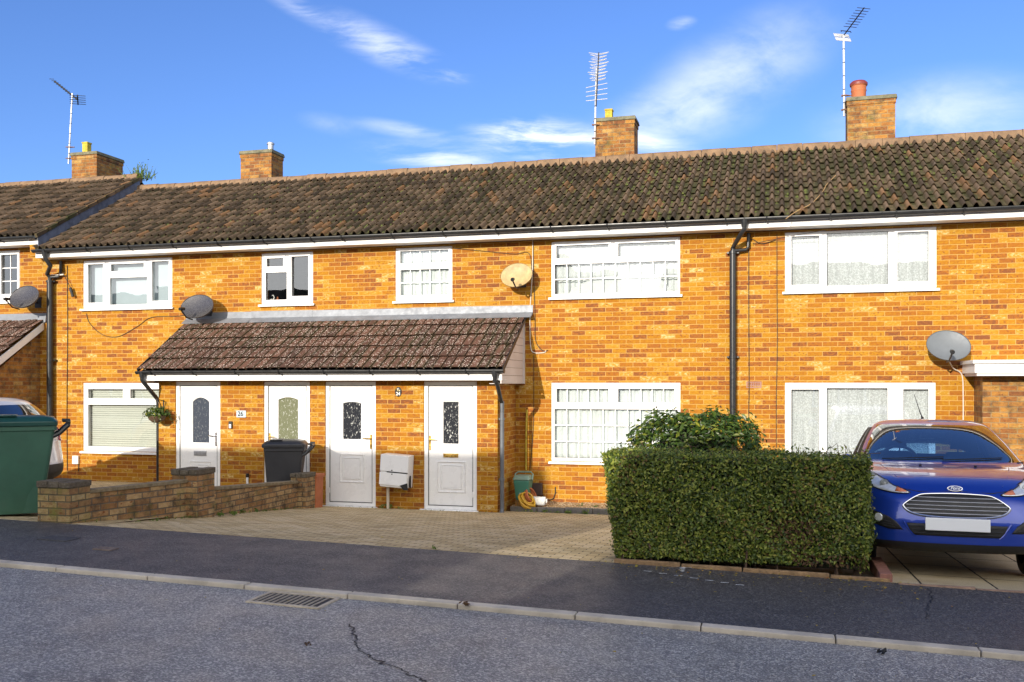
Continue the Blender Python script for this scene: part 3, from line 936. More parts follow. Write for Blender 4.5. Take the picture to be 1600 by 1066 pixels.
# ---- left-hand house, stepped up the slope
HL = thing('terraced_house', 'stepped up brick terraced house with mossy roof, behind the green wheelie bin and white car', 'house', (0, 0, 0), group=TER)
wlu = (PX(31, 0) - 1.25, PX(31, 0), ZS + .18, ZH1 + H_STEP)
house_shell(HL, -22, XA - .004, H_STEP, [wlu])
rfl, zrl = house_roof(HL, -22, XA + .05, H_STEP)
roof_end(HL, XA + .06, zrl, H_STEP + .06, H_STEP)
window(HL, *wlu, [(.05, .36, .1, .92), (.64, .955, .14, .92)], bars=((0, 2, 3), (1, 2, 3)), sashes=(0, 1))
chimney(HL, PX(112, YR + .15), PX(151, YR + .15), YR + .15, YR + 1.05, 6.0, 7.30, MATS['chimney_brick'], ('square', PX(138, YR + .4), .07, .26))
m = MB(); zz = SOF + .03; x = XA - .02                       # corbel bracket closing the eaves at the step
m.prism([(-.30, zz + .02), (-.05, zz + .02), (-.002, zz - .14), (-.002, zz + .36), (-.33, zz + .36)], 'x', x - .12, x)
m.build('corbel', MATS['brick'], HL)
# its lean-to porch: brick cheek, bargeboard, tiles
yp, xr_ = -1.15, PX(73, 0) - .05
m = MB()
m.box(-18.0, xr_ - .10, -1.05, -.003, -.5, 2.3)
m.frustum([(xr_ - .33, -1.05, 2.3), (xr_ - .10, -1.05, 2.3), (xr_ - .10, -.003, 2.3), (xr_ - .33, -.003, 2.3)],
          [(xr_ - .33, -1.04, 2.31), (xr_ - .10, -1.04, 2.31), (xr_ - .10, -.003, 3.05), (xr_ - .33, -.003, 3.05)])
m.build('porch_wall', MATS['chimney_brick'], HL)
m = MB()
thp = math.atan2(3.22 - 2.30, 1.42)
tile_slope(m, -18.2, xr_, -1.45, 2.36, thp, 5, 1.42 / cos(thp) / 5, 0.15, flatpan, (0, .06, .08, .3, .5, .7, .92, .94), lip=.013, ystep=.034)
m.build('porch_roof', MATS['porch_tile'], HL, smooth=True, recalc=False)
m = MB()
p0, p1 = (-1.45, 2.33), (-.01, 3.26)
m.prism([(p0[0], p0[1] - .16), (p1[0], p1[1] - .16), (p1[0], p1[1] - .015), (p0[0], p0[1] - .015)], 'x', xr_ - .03, xr_ + .0)
m.build('bargeboard', MATS['paint'], HL, bevel=.004)
m = MB(); m.prism([(-.04, 3.24), (-.004, 3.26), (-.004, 3.42), (-.012, 3.42)], 'x', -18.2, xr_ + .05)
m.build('lead_flashing', MATS['lead'], HL)

# ---- drainpipes belonging to the houses
def pipe_clips(mb, x, y, zs, r):
    for z in zs:
        mb.cyl((x, y, z - .02), (x, y, z + .02), r + .010, n=14)
        mb.box(x - r - .04, x + r + .04, y + .005, y + r + .03, z - .012, z + .012)


m = MB()
xd = PX(1145, -.09); xo = PX(1163, -.39)
m.cyl((xo, -.39, SOF + .145), (xo, -.39, SOF + .02), .062, .045, n=14)
m.tube([(xo, -.39, SOF + .06), (xo, -.39, SOF - .02), (xo - .04, -.36, SOF - .07), (xd + .04, -.16, SOF - .20), (xd, -.09, SOF - .26), (xd, -.09, SOF - .4)], .036, 12)
m.tube([(xd + .02, -.09, SOF - .30), (xd + .20, -.06, SOF - .29), (xd + .235, -.05, SOF - .25), (xd + .24, -.045, SOF - .03)], .03, 10)
m.cyl((xd, -.09, -.1), (xd, -.09, SOF - .30), .052, n=16)
pipe_clips(m, xd, -.09, (SOF - .33, PZ(1145, 558, -.09), .9), .052)
m.build('downpipe', MATS['blackpvc'], H24, smooth=True)
m = MB()
xd = PX(78, -.09); xo = PX(70, -.39)
m.cyl((xo, -.39, SOF + .15), (xo, -.39, SOF + .02), .065, .045, n=14)
m.tube([(xo, -.39, SOF + .06), (xo + .01, -.38, SOF - .03), (xo + .05, -.30, SOF - .15), (xd - .02, -.14, SOF - .28), (xd, -.09, SOF - .34), (xd, -.09, SOF - .5)], .04, 12)
m.tube([(xd, -.09, SOF - .34), (xd + .17, -.06, SOF - .33), (xd + .21, -.05, SOF - .29), (xd + .215, -.045, SOF - .03)], .03, 10)
m.cyl((xd, -.09, -.1), (xd, -.09, SOF - .40), .058, n=16)
pipe_clips(m, xd, -.09, (SOF - .42, PZ(78, 563, -.09), 1.0), .058)
m.build('downpipe', MATS['blackpvc'], H26, smooth=True)
# air bricks
m = MB()
xv = PX(1178, 0)
slab_holes(m, xv - .115, xv + .115, 1.985, 2.055 + .03, [(xv - .10 + i * .0335, xv - .10 + i * .0335 + .022, 2.0 + j * .026, 2.016 + j * .026) for i in range(6) for j in range(3)], -.006, .01)
m.build('air_brick', plain('terracotta_vent', (0.30, 0.16, 0.13), .8), HR)

# ------------------------------------------------------------------ net curtains and blind behind the glass
NC_ = 'net curtains in the terrace windows'


def netc(wr, y, waves, seed, mat, label, fz=(0.0, 1.0), fx=(0.0, 1.0), amp=.018, name='net_curtain', sag=None):
    x0, x1, z0, z1 = wr
    w, h = x1 - x0, z1 - z0
    sg = None
    if sag: sg = lambda t: (z0 + sag(t)[0] * h, z0 + sag(t)[1] * h)
    return pleat_sheet(x0 + fx[0] * w, x0 + fx[1] * w, z0 + fz[0] * h, z0 + fz[1] * h, y, amp, waves, seed, mat, name, label, NC_, sag=sg)


netc(w24s, .105, 9, 3, MATS['grey_net'], 'white pleated net curtain in the small gridded window above the porch')
netc(w24u, .12, 20, 4, MATS['curtain'], 'white net curtain filling the upper half of the wide gridded bedroom window', fz=(.33, 1.0), amp=.012)
netc(w24u, .17, 22, 8, MATS['grey_net'], 'shadowed lower net curtain at the bottom left of the wide bedroom window', fz=(0, .4), amp=.022)
netc(w24u, .10, 4, 12, MATS['curtain'], 'fallen white net sagging across the bottom of the wide bedroom window', amp=.008,
     sag=lambda t: (0.0, .06 + .26 * min(1, t * 3.2) ** .5 + .12 * t - max(0, t - .8) * 1.9), fx=(.13, .95), name='fallen_net_curtain')
netc(w24l, .108, 19, 5, MATS['grey_net'], 'white pleated net curtain in the wide ground floor window beside the laurel bush', amp=.022)
netc(wru, .10, 12, 6, MATS['lace'], 'white lace curtain in the upstairs window above the blue car', amp=.012)
netc(wrl, .10, 13, 9, MATS['lace'], 'white lace curtain in the downstairs window behind the blue car', amp=.012)
m = MB()
for k in range(31):
    z = ZL0 + .06 + k * .0405
    m.quad((w26l[0] + .09, .125, z), (w26l[1] - .05, .125, z), (w26l[1] - .05, .105, z + .036), (w26l[0] + .09, .105, z + .036))
m.box(w26l[0] + .08, w26l[1] - .05, .09, .13, ZL1 - .07, ZL1 - .02)
tag(m.build('venetian_blind', plain('cream_blind', (0.72, 0.73, 0.66), .5, var=.03), solid=.003), 'cream venetian blind in the ground floor window beside the hanging basket', 'blind')
# grey roller blinds upstairs at 26 carry the flat pale reflection in their colour
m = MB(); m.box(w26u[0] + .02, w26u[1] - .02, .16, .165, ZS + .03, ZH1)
tag(m.build('reflection_blind', plain('reflection_grey_blind', (0.40, 0.46, 0.50), .8, var=.04)), 'grey blind coloured as the pale reflection in the three part upstairs window on the left', 'blind')
# ornaments on the landing sill of 26
orn = thing('ornament', 'small white swan ornament on the sill of the narrow upstairs window', 'ornament', (PX(424, .18), .18, ZS + .05))
m = MB(); m.lathe([(.001, 0), (.045, .005), (.05, .04), (.02, .06), (.001, .065)], n=12); m.build('body', MATS['paint'], orn, smooth=True)
m = MB(); m.tube([(.04, 0, .04), (.06, 0, .08), (.045, 0, .125), (.02, 0, .12)], [.014, .01, .009, .012], 8); m.build('neck', MATS['paint'], orn, smooth=True)
orn = thing('ornament', 'small terracotta figure ornament on the sill of the narrow upstairs window', 'ornament', (PX(434, .18), .18, ZS + .05))
m = MB(); m.lathe([(.001, 0), (.035, .003), (.03, .05), (.012, .065), (.02, .085), (.001, .10)], n=12); m.build('body', MATS['terracotta'], orn, smooth=True)
# ------------------------------------------------------------------ houses across the road, behind the camera: they shade the street and stand in the window reflections
OPP = 'houses across the road'
MATS['opp_brick'] = MATS['brick']


def opposite_house(x0, x1, ridge, label, nwin, chim=()):
    root = thing('opposite_house', label, 'house', (0, 0, 0), group=OPP)
    yf, yr = -20.9, -24.0
    ev = ridge - (yf + .3 - yr) * 0.62
    m = MB()
    holes = []
    for k in range(nwin):
        cx = x0 + (x1 - x0) * (k + .5) / nwin
        holes += [(cx - .9, cx + .9, 1.2, 2.4), (cx - .8, cx + .8, ev - 1.5, ev - .35)]
    # front faces +y
    slab_holes(m, x0, x1, -.3, ev - .1, holes, yf, yf - .25)
    m.build('wall', MATS['brick'], root)
    m = MB(); m.box(x0, x1, -27.1, -26.9, -.3, ev - .1)
    m.box(x0, x0 + .15, -26.89, yf - .26, -.3, ev - .1); m.box(x1 - .15, x1, -26.89, yf - .26, -.3, ev - .1)
    for xx in (x0, x1 - .15):
        m.prism([(-26.89, ev - .09), (yf - .26, ev - .09), (yr, ridge - .25)], 'x', xx, xx + .15)
    m.build('gable_wall', MATS['brick'], root)
    m = MB()
    z0 = ev - .2
    m.prism([(yf + .3, ev), (yr, ridge), (-27.4, ev), (-27.4, ev - .12), (yr, ridge - .15), (yf + .3, ev - .12)], 'x', x0 - .05, x1 + .05)
    rf = m.build('roof', MATS['tile'], root)
    for cx in chim:
        c = MB()
        c.box(cx - .35, cx + .35, yr - .35, yr + .15, ridge - .4, ridge + .35)
        c.build('chimney', MATS['chimney_brick'], root)
    for h in holes:
        w = MB()
        slab_holes(w, h[0], h[1], h[2], h[3], [(h[0] + .08, (h[0] + h[1]) / 2 - .04, h[2] + .08, h[3] - .08), ((h[0] + h[1]) / 2 + .04, h[1] - .08, h[2] + .08, h[3] - .08)], yf - .05, yf - .12)
        fr = w.build('window', MATS['upvc'], root)
        p = MB(); p.box(h[0] + .05, h[1] - .05, yf - .098, yf - .09, h[2] + .05, h[3] - .05)
        p.build('pane', MATS['black'], fr)
    return root


opposite_house(-15.6, -8.45, 7.45, 'taller brick house across the road, left of the alley', 2)
opposite_house(-40.0, -15.65, 6.35, 'low brick terrace across the road at the upper end', 5, (-19.5, -28))
opposite_house(-8.40, -6.45, 6.75, 'narrow lower end bay of the terrace across the road', 1)
opposite_house(-4.45, 22.0, 6.75, 'lower brick terrace across the road beyond the alley', 6, (8, 15))

blocker = thing('sun_blocker', 'unseen added brick block with a pitched roof, keeping sun off the road', 'sun_blocker', (0, 0, 0))  # added out of view to keep the sun wedge off the road
m = MB(); slab_holes(m, -6.40, -4.55, -.2, 2.6, [(-6.1, -4.85, -.2, 2.1)], -20.6, -20.8); m.box(-6.39, -4.56, -23.2, -20.81, -.2, 2.55)
m.build('wall', MATS['brick'], blocker)
m = MB(); m.prism([(-20.4, 2.5), (-21.7, 4.12), (-23.3, 2.5)], 'x', -6.44, -4.5); m.build('roof', MATS['porch_tile'], blocker)
m = MB(); m.box(-6.09, -4.86, -20.72, -20.66, -.15, 2.09); m.build('blocker_door', MATS['upvc'], blocker)

# ------------------------------------------------------------------ the shared porch
PY = -1.09
PX0, PX1 = PX(248, PY), PX(777.5, PY)
porch = thing('porch', 'long brick porch with four white doors under a lichened brown tiled roof', 'porch', (0, 0, 0))
D = {1: (PX(274, PY), PX(344, PY)), 2: (PX(412, PY), PX(484, PY)), 3: (PX(508, PY), PX(587, PY)), 4: (PX(662, PY), PX(745, PY))}
DZ0, DZ1 = 0.055, 2.09
m = MB()
slab_holes(m, PX0, PX1, -.3, 2.105, [(a, b, DZ0 - .3, DZ1) for a, b in D.values()], PY, PY + .11, back=False)
m.box(PX0, PX0 + .11, PY + .111, -.002, -.3, 2.105)
m.box(PX1 - .11, PX1, PY + .111, -.002, -.3, 2.105)
m.build('wall', MATS['brick'], porch)
m = MB()
for a, b in D.values():
    m.box(a + .002, b - .002, PY + .06, PY + .11, -.3, DZ0 - .045)
m.box(PX0 + .11, PX1 - .11, PY + .112, -.004, -.3, .03)
m.build('step_base', MATS['chimney_brick'], porch)
# roof
RX0, RX1 = -10.49, -4.03
YPE, ZPE = -1.46, 2.275
thq = math.atan2(3.20 - ZPE, 1.44)
GP = 1.44 / cos(thq) / 5
m = MB()
tile_slope(m, RX0, RX1, YPE, ZPE, thq, 5, GP, 0.148, flatpan, (0, .06, .08, .3, .5, .7, .92, .94), lip=.013, ystep=.038, grid0=RX0)
prf = m.build('roof', MATS['porch_tile'], porch, smooth=True, recalc=False)
m = MB()
m.prism([(YPE + .03, ZPE - .03), (-.003, 3.17), (-.003, 3.10), (YPE + .10, ZPE - .06)], 'x', RX0 + .02, RX1 - .02)
m.build('underfelt', MATS['black'], porch)
for x in (RX0 - .012, RX1 + .002):
    m = MB()
    m.prism([(YPE - .0, ZPE - .03), (-.003, 3.18), (-.003, 3.225), (YPE - .02, ZPE + .035)], 'x', x, x + .012)
    m.build('verge', MATS['dark_metal'], porch)
# lead flashing in overlapping lengths
m = MB()
x = RX0 - .04
while x < RX1 + .06:
    L = min(random.uniform(.9, 1.4), RX1 + .06 - x)
    o = random.uniform(0, .004)
    m.prism([(-.16, 3.135 + .03), (-.024 - o, 3.245), (-.006 - o, 3.36 + random.uniform(-.006, .006)), (-.001, 3.36), (-.001, 3.22), (-.155, 3.122 + .03)], 'x', x, x + L + .05)
    x += L
    if L < .05: break
m.build('lead_flashing', MATS['lead'], porch)
# fascia, soffit, triangular cladding of the right end
m = MB()
m.box(RX0 + .03, RX1 - .03, -1.40, -1.375, 2.105, 2.235)
m.box(RX0 + .03, RX1 - .03, -1.374, PY - .002, 2.106, 2.116)
m.build('fascia', MATS['upvc'], porch, bevel=.003)
gutter(porch, RX0 - .02, RX1 + .02, -1.46, 2.262, r=.048, step=.80)
for side, xx in ((1, RX1 - .06), (-1, RX0 + .06)):
    m = MB()
    for k in range(9):                                   # horizontal shiplap boards
        z0 = 2.06 + k * .125
        z1 = z0 + .121
        yz = lambda z: max(-1.39, -1.39 + (z - 2.20) / (3.16 - 2.20) * 1.36) if z > 2.20 else -1.39
        a, b = yz(z0), yz(z1)
        if a > -.05: break
        b = min(b, -.01)
        m.prism([(a, z0), (-.004, z0), (-.004, min(z1, 3.15)), (b, min(z1, 3.15))], 'x', xx, xx + .018 * side)
        m.prism([(a + .01, z0), (-.004, z0), (-.004, z0 + .012), (a + .02, z0 + .012)], 'x', xx + .016 * side, xx + .024 * side)
    m.box(xx - .0, xx + .03 * side, -.05, -.003, 2.05, 3.1)
    m.build('end_cladding', MATS['cladding'], porch)
m = MB(); m.box(RX1 - .24, RX1 - .06, -1.37, -.004, 2.05, 2.06); m.build('soffit', MATS['cladding'], porch)
# drainpipes of the porch
m = MB()
xa, xb = PX(773, -1.46), PX(788, -1.0)
xc = PX1 + .055
m.cyl((xa, -1.46, 2.262), (xa, -1.46, 2.16), .055, .042, n=14)
m.tube([(xa, -1.46, 2.2), (xa, -1.46, 2.10), (xa + .03, -1.43, 2.05), (xc - .01, -1.07, 1.80), (xc, -1.03, 1.75), (xc, -1.03, 1.6)], .034, 12)
m.build('downpipe', MATS['blackpvc'], porch, smooth=True)
m = MB()
m.cyl((xc, -1.03, .03), (xc, -1.03, 1.78), .034, n=14)
m.tube([(xc, -1.03, .10), (xc, -1.04, .04), (xc, -1.09, .005)], .036, 10)
for z in (1.5, .55): m.cyl((xc, -1.03, z - .02), (xc, -1.03, z + .02), .043, n=14); m.box(xc - .045, xc - .01, -1.06, -1.0, z - .012, z + .012)
m.build('downpipe', plain('grey_pvc', (.115, .125, .14), .35), porch, smooth=True)
m = MB()
xl = PX(222, -1.46)
m.cyl((xl, -1.46, 2.262), (xl, -1.46, 2.16), .055, .042, n=14)
m.tube([(xl, -1.46, 2.2), (xl, -1.46, 2.12), (xl + .02, -1.44, 2.07), (PX0 - .03, -1.14, 1.83), (PX0 - .05, -1.04, 1.76), (PX0 - .05, -1.03, 1.6), (PX0 - .05, -1.03, 0.1)], .034, 12)
m.build('downpipe', MATS['blackpvc'], porch, smooth=True)


def ring(m, a, b, c, d, w, y0, y1):
    slab_holes(m, a, b, c, d, [(a + w, b - w, c + w, d - w)], y0, y1, back=False)


def door(idx, glass, gmat, arch, hand, letter=None, panel=None, sill=True, hmat='gold', label=None, hz=.52, surround=(.05, .09)):
    a, b = D[idx]
    w, h = b - a, DZ1 - DZ0
    yf = PY + .022
    fr = MB()
    t = .068
    slab_holes(fr, a + .002, b - .002, DZ0, DZ1 - .002, [(a + t, b - t, DZ0 + .05, DZ1 - t)], yf, yf + .07)
    d_ = fr.build('door', MATS['upvc'], porch, bevel=.004)
    if label: d_['label'] = label
    fx = lambda f: a + f * w
    fz = lambda f: DZ0 + f * h
    ga, gb, gc, gd = fx(glass[0]), fx(glass[1]), fz(glass[2]), fz(glass[3])
    L = MB()
    yl = yf + .012
    slab_holes(L, a + t + .003, b - t - .003, DZ0 + .054, DZ1 - t - .004, [(ga, gb, gc, gd)], yl, yl + .045)
    # arch filler above the glass
    if arch:
        n = 12
        pts = [(ga + (gb - ga) * k / n, gd - arch * (2 * k / n - 1) ** 2 * h) for k in range(n + 1)]
        for p, q in zip(pts, pts[1:]):
            L.frustum([(p[0], yl + .001, p[1]), (q[0], yl + .001, q[1]), (q[0], yl + .001, gd + .001), (p[0], yl + .001, gd + .001)],
                      [(p[0], yl + .03, p[1]), (q[0], yl + .03, q[1]), (q[0], yl + .03, gd + .001), (p[0], yl + .03, gd + .001)])
    leaf = L.build('door_leaf', MATS['upvc'], d_)
    e = MB()
    sx, sz = surround[0] * w, surround[1] * w
    # moulding round the glass, with an arched head
    for off, pr in ((sx, .012), (sx * .35, .007)):
        x0, x1, z0, z1 = ga - off, gb + off, gc - off, gd + off * .6
        n = 14
        path = [(x1, z0), (x0, z0), (x0, z1 - arch * h)] + [(x0 + (x1 - x0) * k / n, z1 - arch * h * (2 * k / n - 1) ** 2) for k in range(1, n)] + [(x1, z1 - arch * h), (x1, z0)]
        e.tube([(p[0], yl - .004, p[1]) for p in path], .011 if pr > .01 else .008, 6)
    if panel:
        x0, x1, z0, z1 = fx(panel[0]), fx(panel[1]), fz(panel[2]), fz(panel[3])
        for k, rr in ((0, .012), (1, .009)):
            o = k * .055
            e.tube([(x0 + o, yl - .003, z0 + o), (x1 - o, yl - .003, z0 + o), (x1 - o, yl - .003, z1 - o), (x0 + o, yl - .003, z1 - o), (x0 + o, yl - .003, z0 + o)], rr, 6)
        e.box(x0 + .075, x1 - .075, yl - .007, yl + .002, z0 + .075, z1 - .075)
    e.build('moulding', MATS['upvc'], d_, smooth=True)
    s_ = MB()                                            # thin shadow gap between leaf and frame
    q = t - .002
    slab_holes(s_, a + q, b - q, DZ0 + .049, DZ1 - q, [(a + q + .012, b - q - .012, DZ0 + .062, DZ1 - q - .012)], yf + .002, yf + .0115, back=False)
    s_.build('door_gasket', MATS['rubber'], d_)
    p = MB(); p.box(ga - .005, gb + .005, yl + .012, yl + .020, gc - .005, gd + .005)
    p.build('door_glass', MATS[gmat], d_)
    k = MB()
    hx = a + t + .03 if hand < 0 else b - t - .03
    zc = fz(hz)
    k.box(hx - .014, hx + .014, yl - .012, yl + .001, zc - .12, zc + .11)
    k.tube([(hx, yl - .008, zc + .05), (hx, yl - .055, zc + .05), (hx - hand * .05, yl - .062, zc + .05), (hx - hand * .12, yl - .058, zc + .052)], .0095, 8)
    k.cyl((hx, yl - .018, zc - .05), (hx, yl, zc - .05), .010, n=10)
    k.build('handle', MATS[hmat], d_, smooth=True)
    if letter:
        x0, x1, z0, z1 = fx(letter[0]), fx(letter[1]), fz(letter[2]), fz(letter[3])
        k = MB()
        k.box(x0, x1, yl - .012, yl + .001, z0, z1)
        k.box(x0 + .012, x1 - .012, yl - .017, yl - .011, z0 + .012, z1 - .010)
        k.build('letterbox', MATS['gold' if hmat == 'gold' else 'steel'], d_, bevel=.003)
    if sill:
        k = MB(); k.box(a - .055, b + .03, PY - .075, PY + .05, DZ0 - .04, DZ0 - .003)
        k.build('threshold', MATS['upvc'], d_, bevel=.006)
    hh = MB()
    hx2 = b - t + .004 if hand < 0 else a + t - .004
    for f in (.12, .56, .9):
        hh.box(hx2 - .012, hx2 + .012, yl - .018, yl - .0, fz(f) - .045, fz(f) + .045)
    hh.build('hinge', MATS['upvc'], d_, bevel=.004)
    return d_


door(1, (.365, .735, .485, .865), 'doorglass_grey', .035, 1, (.40, .675, .375, .415), (.31, .775, .06, .325), hmat='chrome', label='white door with arched grey glass and chrome handle')
door(2, (.305, .735, .46, .872), 'doorglass_green', .022, -1, None, (.28, .76, .08, .36), label='white door with a wide green patterned window', surround=(.02, .03))
door(3, (.34, .70, .535, .835), 'doorglass_black', .012, 1, None, (.29, .75, .19, .412), label='white door with a short black patterned window and no letterbox')
door(4, (.358, .65, .512, .84), 'doorglass_black', .0, -1, (.362, .643, .405, .435), (.262, .772, .135, .37), label='white door with a tall black patterned window and brass letterbox', surround=(.06, .09))

# ------------------------------------------------------------------ things on the walls
def text_mesh(txt, size, mat, name, parent, loc, shear=0.0, ex=.001):
    cu_ = bpy.data.curves.new(name, 'FONT')
    cu_.body = txt; cu_.size = size; cu_.align_x = 'CENTER'; cu_.align_y = 'CENTER'; cu_.extrude = ex; cu_.offset = size * .02; cu_.shear = shear
    t = bpy.data.objects.new(name, cu_)
    COL.objects.link(t)
    dg = bpy.context.evaluated_depsgraph_get()
    me = bpy.data.meshes.new_from_object(t.evaluated_get(dg))
    bpy.data.objects.remove(t)
    o = bpy.data.objects.new(name, me)
    me.materials.clear(); me.materials.append(mat)
    o.rotation_euler = (pi / 2, 0, 0); o.location = loc
    COL.objects.link(o); o.parent = parent
    return o


sign = thing('house_number_sign', 'pale slate house number sign reading 26 between the two left doors', 'sign', (PX(377, PY - .005), PY - .0, PZ(377, 647, PY)))
m = MB(); m.box(-.09, .09, -.012, -.001, -.058, .058); m.build('plate', plain('pale_blue_slate', (.42, .50, .56), .6, var=.25, scale=40), sign, bevel=.003)
text_mesh('26', .11, MATS['black'], 'lettering', sign, (-.012, -.0125, 0))
sign = thing('house_number_sign', 'black oval house number plaque reading 24 between the two right doors', 'sign', (PX(622.5, PY), PY, PZ(622.5, 612.5, PY)))
m = MB()
prof = [(.001, -.012), (.05, -.012), (.056, -.009), (.058, -.001)]
m.lathe([(r, z) for r, z in prof], n=28, M=Matrix(((1, 0, 0), (0, 0, 1), (0, 1.38, 0))).to_4x4())
m.build('plate', MATS['black'], sign, smooth=True)
text_mesh('24', .074, MATS['paint'], 'lettering', sign, (0, -.0135, -.032))
m = MB()
for k in range(7):
    x, z = random.uniform(-.026, .026), random.uniform(.012, .052)
    m.lathe([(.001, -.017), (.009, -.015), (.0095, -.012)], (x, 0, z), 8, k % 2, M=Matrix(((1, 0, 0), (0, 0, 1), (0, 1, 0))).to_4x4())
m.build('flower_motif', [MATS['yellow_clay'], MATS['paint']], sign)
bell = thing('doorbell', 'small black and white doorbell beside the leftmost door', 'doorbell', (PX(361, PY), PY, PZ(361, 664, PY)))
m = MB(); m.box(-.032, .032, -.03, -.001, -.06, .06); m.build('body', MATS['black'], bell, bevel=.006)
m = MB(); m.box(-.02, .02, -.035, -.0305, -.055, .012); m.build('button_panel', MATS['upvc'], bell, bevel=.004)
pipe = thing('waste_pipe', 'short white waste pipe end by the wall between the left doors', 'pipe', (PX(388, PY), PY - .03, PZ(388, 752, PY)))
m = MB(); m.cyl((0, 0, -.12), (0, 0, .07), .02, n=12); m.build('pipe', MATS['upvc'], pipe, smooth=True)
m = MB(); m.cyl((0, 0, .07), (0, 0, .13), .026, n=12); m.build('pipe_cap', MATS['blackpvc'], pipe, smooth=True)
box = thing('outside_socket_box', 'small white cable box on the brick wall below the blind window', 'cable box', (PX(120, 0), 0, PZ(120, 719, 0)))
m = MB(); m.box(-.065, .065, -.055, -.001, -.075, .085); m.build('cover', MATS['upvc'], box, bevel=.012)
m = MB(); m.tube([(.05, -.02, -.07), (.055, -.018, -.15), (.05, -.016, -.2), (.065, -.016, -.215)], .007, 6); m.build('lead_out', MATS['cable'], box)
tc_ = thing('junction_box', 'dark brown cable box on the wall behind the small green caddy', 'cable box', (PX(835, 0) + .06, 0, PZ(840, 764, 0)))
m = MB(); m.box(-.085, .085, -.07, -.001, -.10, .10); m.build('cover', plain('brown_box', (.07, .045, .04), .6), tc_, bevel=.006)
m = MB(); m.tube([(.085, -.03, -.09), (.13, -.02, -.16), (.20, -.02, -.18), (.27, -.02, -.15), (.30, -.015, -.06), (.30, -.012, .04)], .009, 8); m.build('lead_out', MATS['cable'], tc_, smooth=True)

# gas meter box, hanging crooked
mb_ = thing('meter_box', 'broken white meter box hanging crooked between the two right doors', 'meter box', (PX(620, PY - .12), PY, PZ(620, 738, PY - .12)))
m = MB()
T = Matrix.Rotation(radians(3.5), 4, 'Y')
m.box(-.235, .235, -.235, -.003, -.235, .285, M=T)
m.build('box', MATS['paint'], mb_, bevel=.012)
m = MB()
m.box(-.243, .225, -.250, -.236, -.20, .0, M=T); m.box(-.24, .235, -.250, -.236, .016, .28, M=T)
m.build('lid', MATS['upvc'], mb_, bevel=.006)
m = MB(); m.box(-.12, .23, -.252, -.2365, .001, .015, M=T)
m.prism([(.10, -.20), (.226, -.16), (.236, -.27), (.17, -.27)], 'y', -.2525, -.2365)
m.prism([(.2352, -.22), (.2352, -.16), (.244, -.05), (.244, -.25)], 'y', -.18, -.12)
m.cyl((-.03, -.258, .04), (-.03, -.249, .04), .010, n=8); m.cyl((-.03, -.258, -.02), (-.03, -.249, -.02), .010, n=8)
m.build('broken_gap', MATS['black'], mb_)
m = MB(); m.cyl((-.16, -.10, -.72), (-.16, -.10, -.22), .024, n=12)
m.build('supply_pipe', plain('pale_plastic_pipe', (.52, .46, .36), .6), mb_, smooth=True)

# hanging basket on its bracket at the porch corner
bx, bz = PX(245, -1.30), PZ(245, 650, -1.30)
hb = thing('hanging_basket', 'hanging basket of leafy plants on a black bracket at the left porch corner', 'hanging basket', (bx, -1.30, bz))
m = MB(); m.lathe([(.001, -.12), (.07, -.11), (.13, -.06), (.155, .0), (.150, .005), (.12, -.05)], n=18); m.build('bowl', plain('coir', (.10, .06, .035), .95, var=.4, scale=30, bump=.6), hb, smooth=True)
m = MB()
px_ = PX0 + .10 - bx
m.tube([(px_, .205, .27), (px_, .20, .05)], .009, 6)
m.tube([(px_, .205, .25), (px_ * .5, .10, .27), (0, 0, .29), (-.02, -.01, .27)], .008, 6)
m.tube([(px_, .205, .08), (px_ * .6, .12, .18), (px_ * .3, .05, .275)], .008, 6)
m.build('bracket', MATS['dark_metal'], hb)
m = MB()
for k in range(3): m.tube([(.145 * cos(k * 2.1), .145 * sin(k * 2.1), 0), (0, 0, .285)], .003, 5)
m.build('chain', MATS['dark_metal'], hb)


def leaf(mb, p, n, size, r, asp=0.5, fold=0.25, mi=0):
    """one leaf: a folded lozenge at p, its face towards n"""
    n = Vector(n)
    n = (n + Vector((r.gauss(0, .5), r.gauss(0, .5), r.gauss(0, .5)))).normalized()
    t = n.orthogonal().normalized()
    t = (Matrix.Rotation(r.uniform(0, 2 * pi), 3, n) @ t)
    b = n.cross(t)
    p = Vector(p)
    s = size * r.uniform(.65, 1.25)
    tip, tail = p + t * s * .55, p - t * s * .5
    l, q = p + b * s * asp * .5 + n * s * fold * .4, p - b * s * asp * .5 + n * s * fold * .4
    mb.add((tail, l, tip, q), ((0, 2, 1), (0, 3, 2)), mi)


r = random.Random(5)
m = MB()
for k in range(420):
    a, e = r.uniform(0, 2 * pi), r.uniform(-.3, 1.3)
    R_ = r.uniform(.08, .20)
    p = (R_ * cos(a) * cos(e) * 1.25, R_ * sin(a) * cos(e), R_ * sin(e) * .75 + .02)
    leaf(m, p, p, .05, r)
for s_ in range(9):
    a = r.uniform(0, 2 * pi)
    for k in range(10):
        q = k / 9
        leaf(m, (cos(a) * (.15 + .12 * q), sin(a) * (.15 + .1 * q), .05 - .17 * q * q), (cos(a), sin(a), .5), .04, r)
m.build('foliage', MATS['laurel_leaf'], hb, recalc=False)

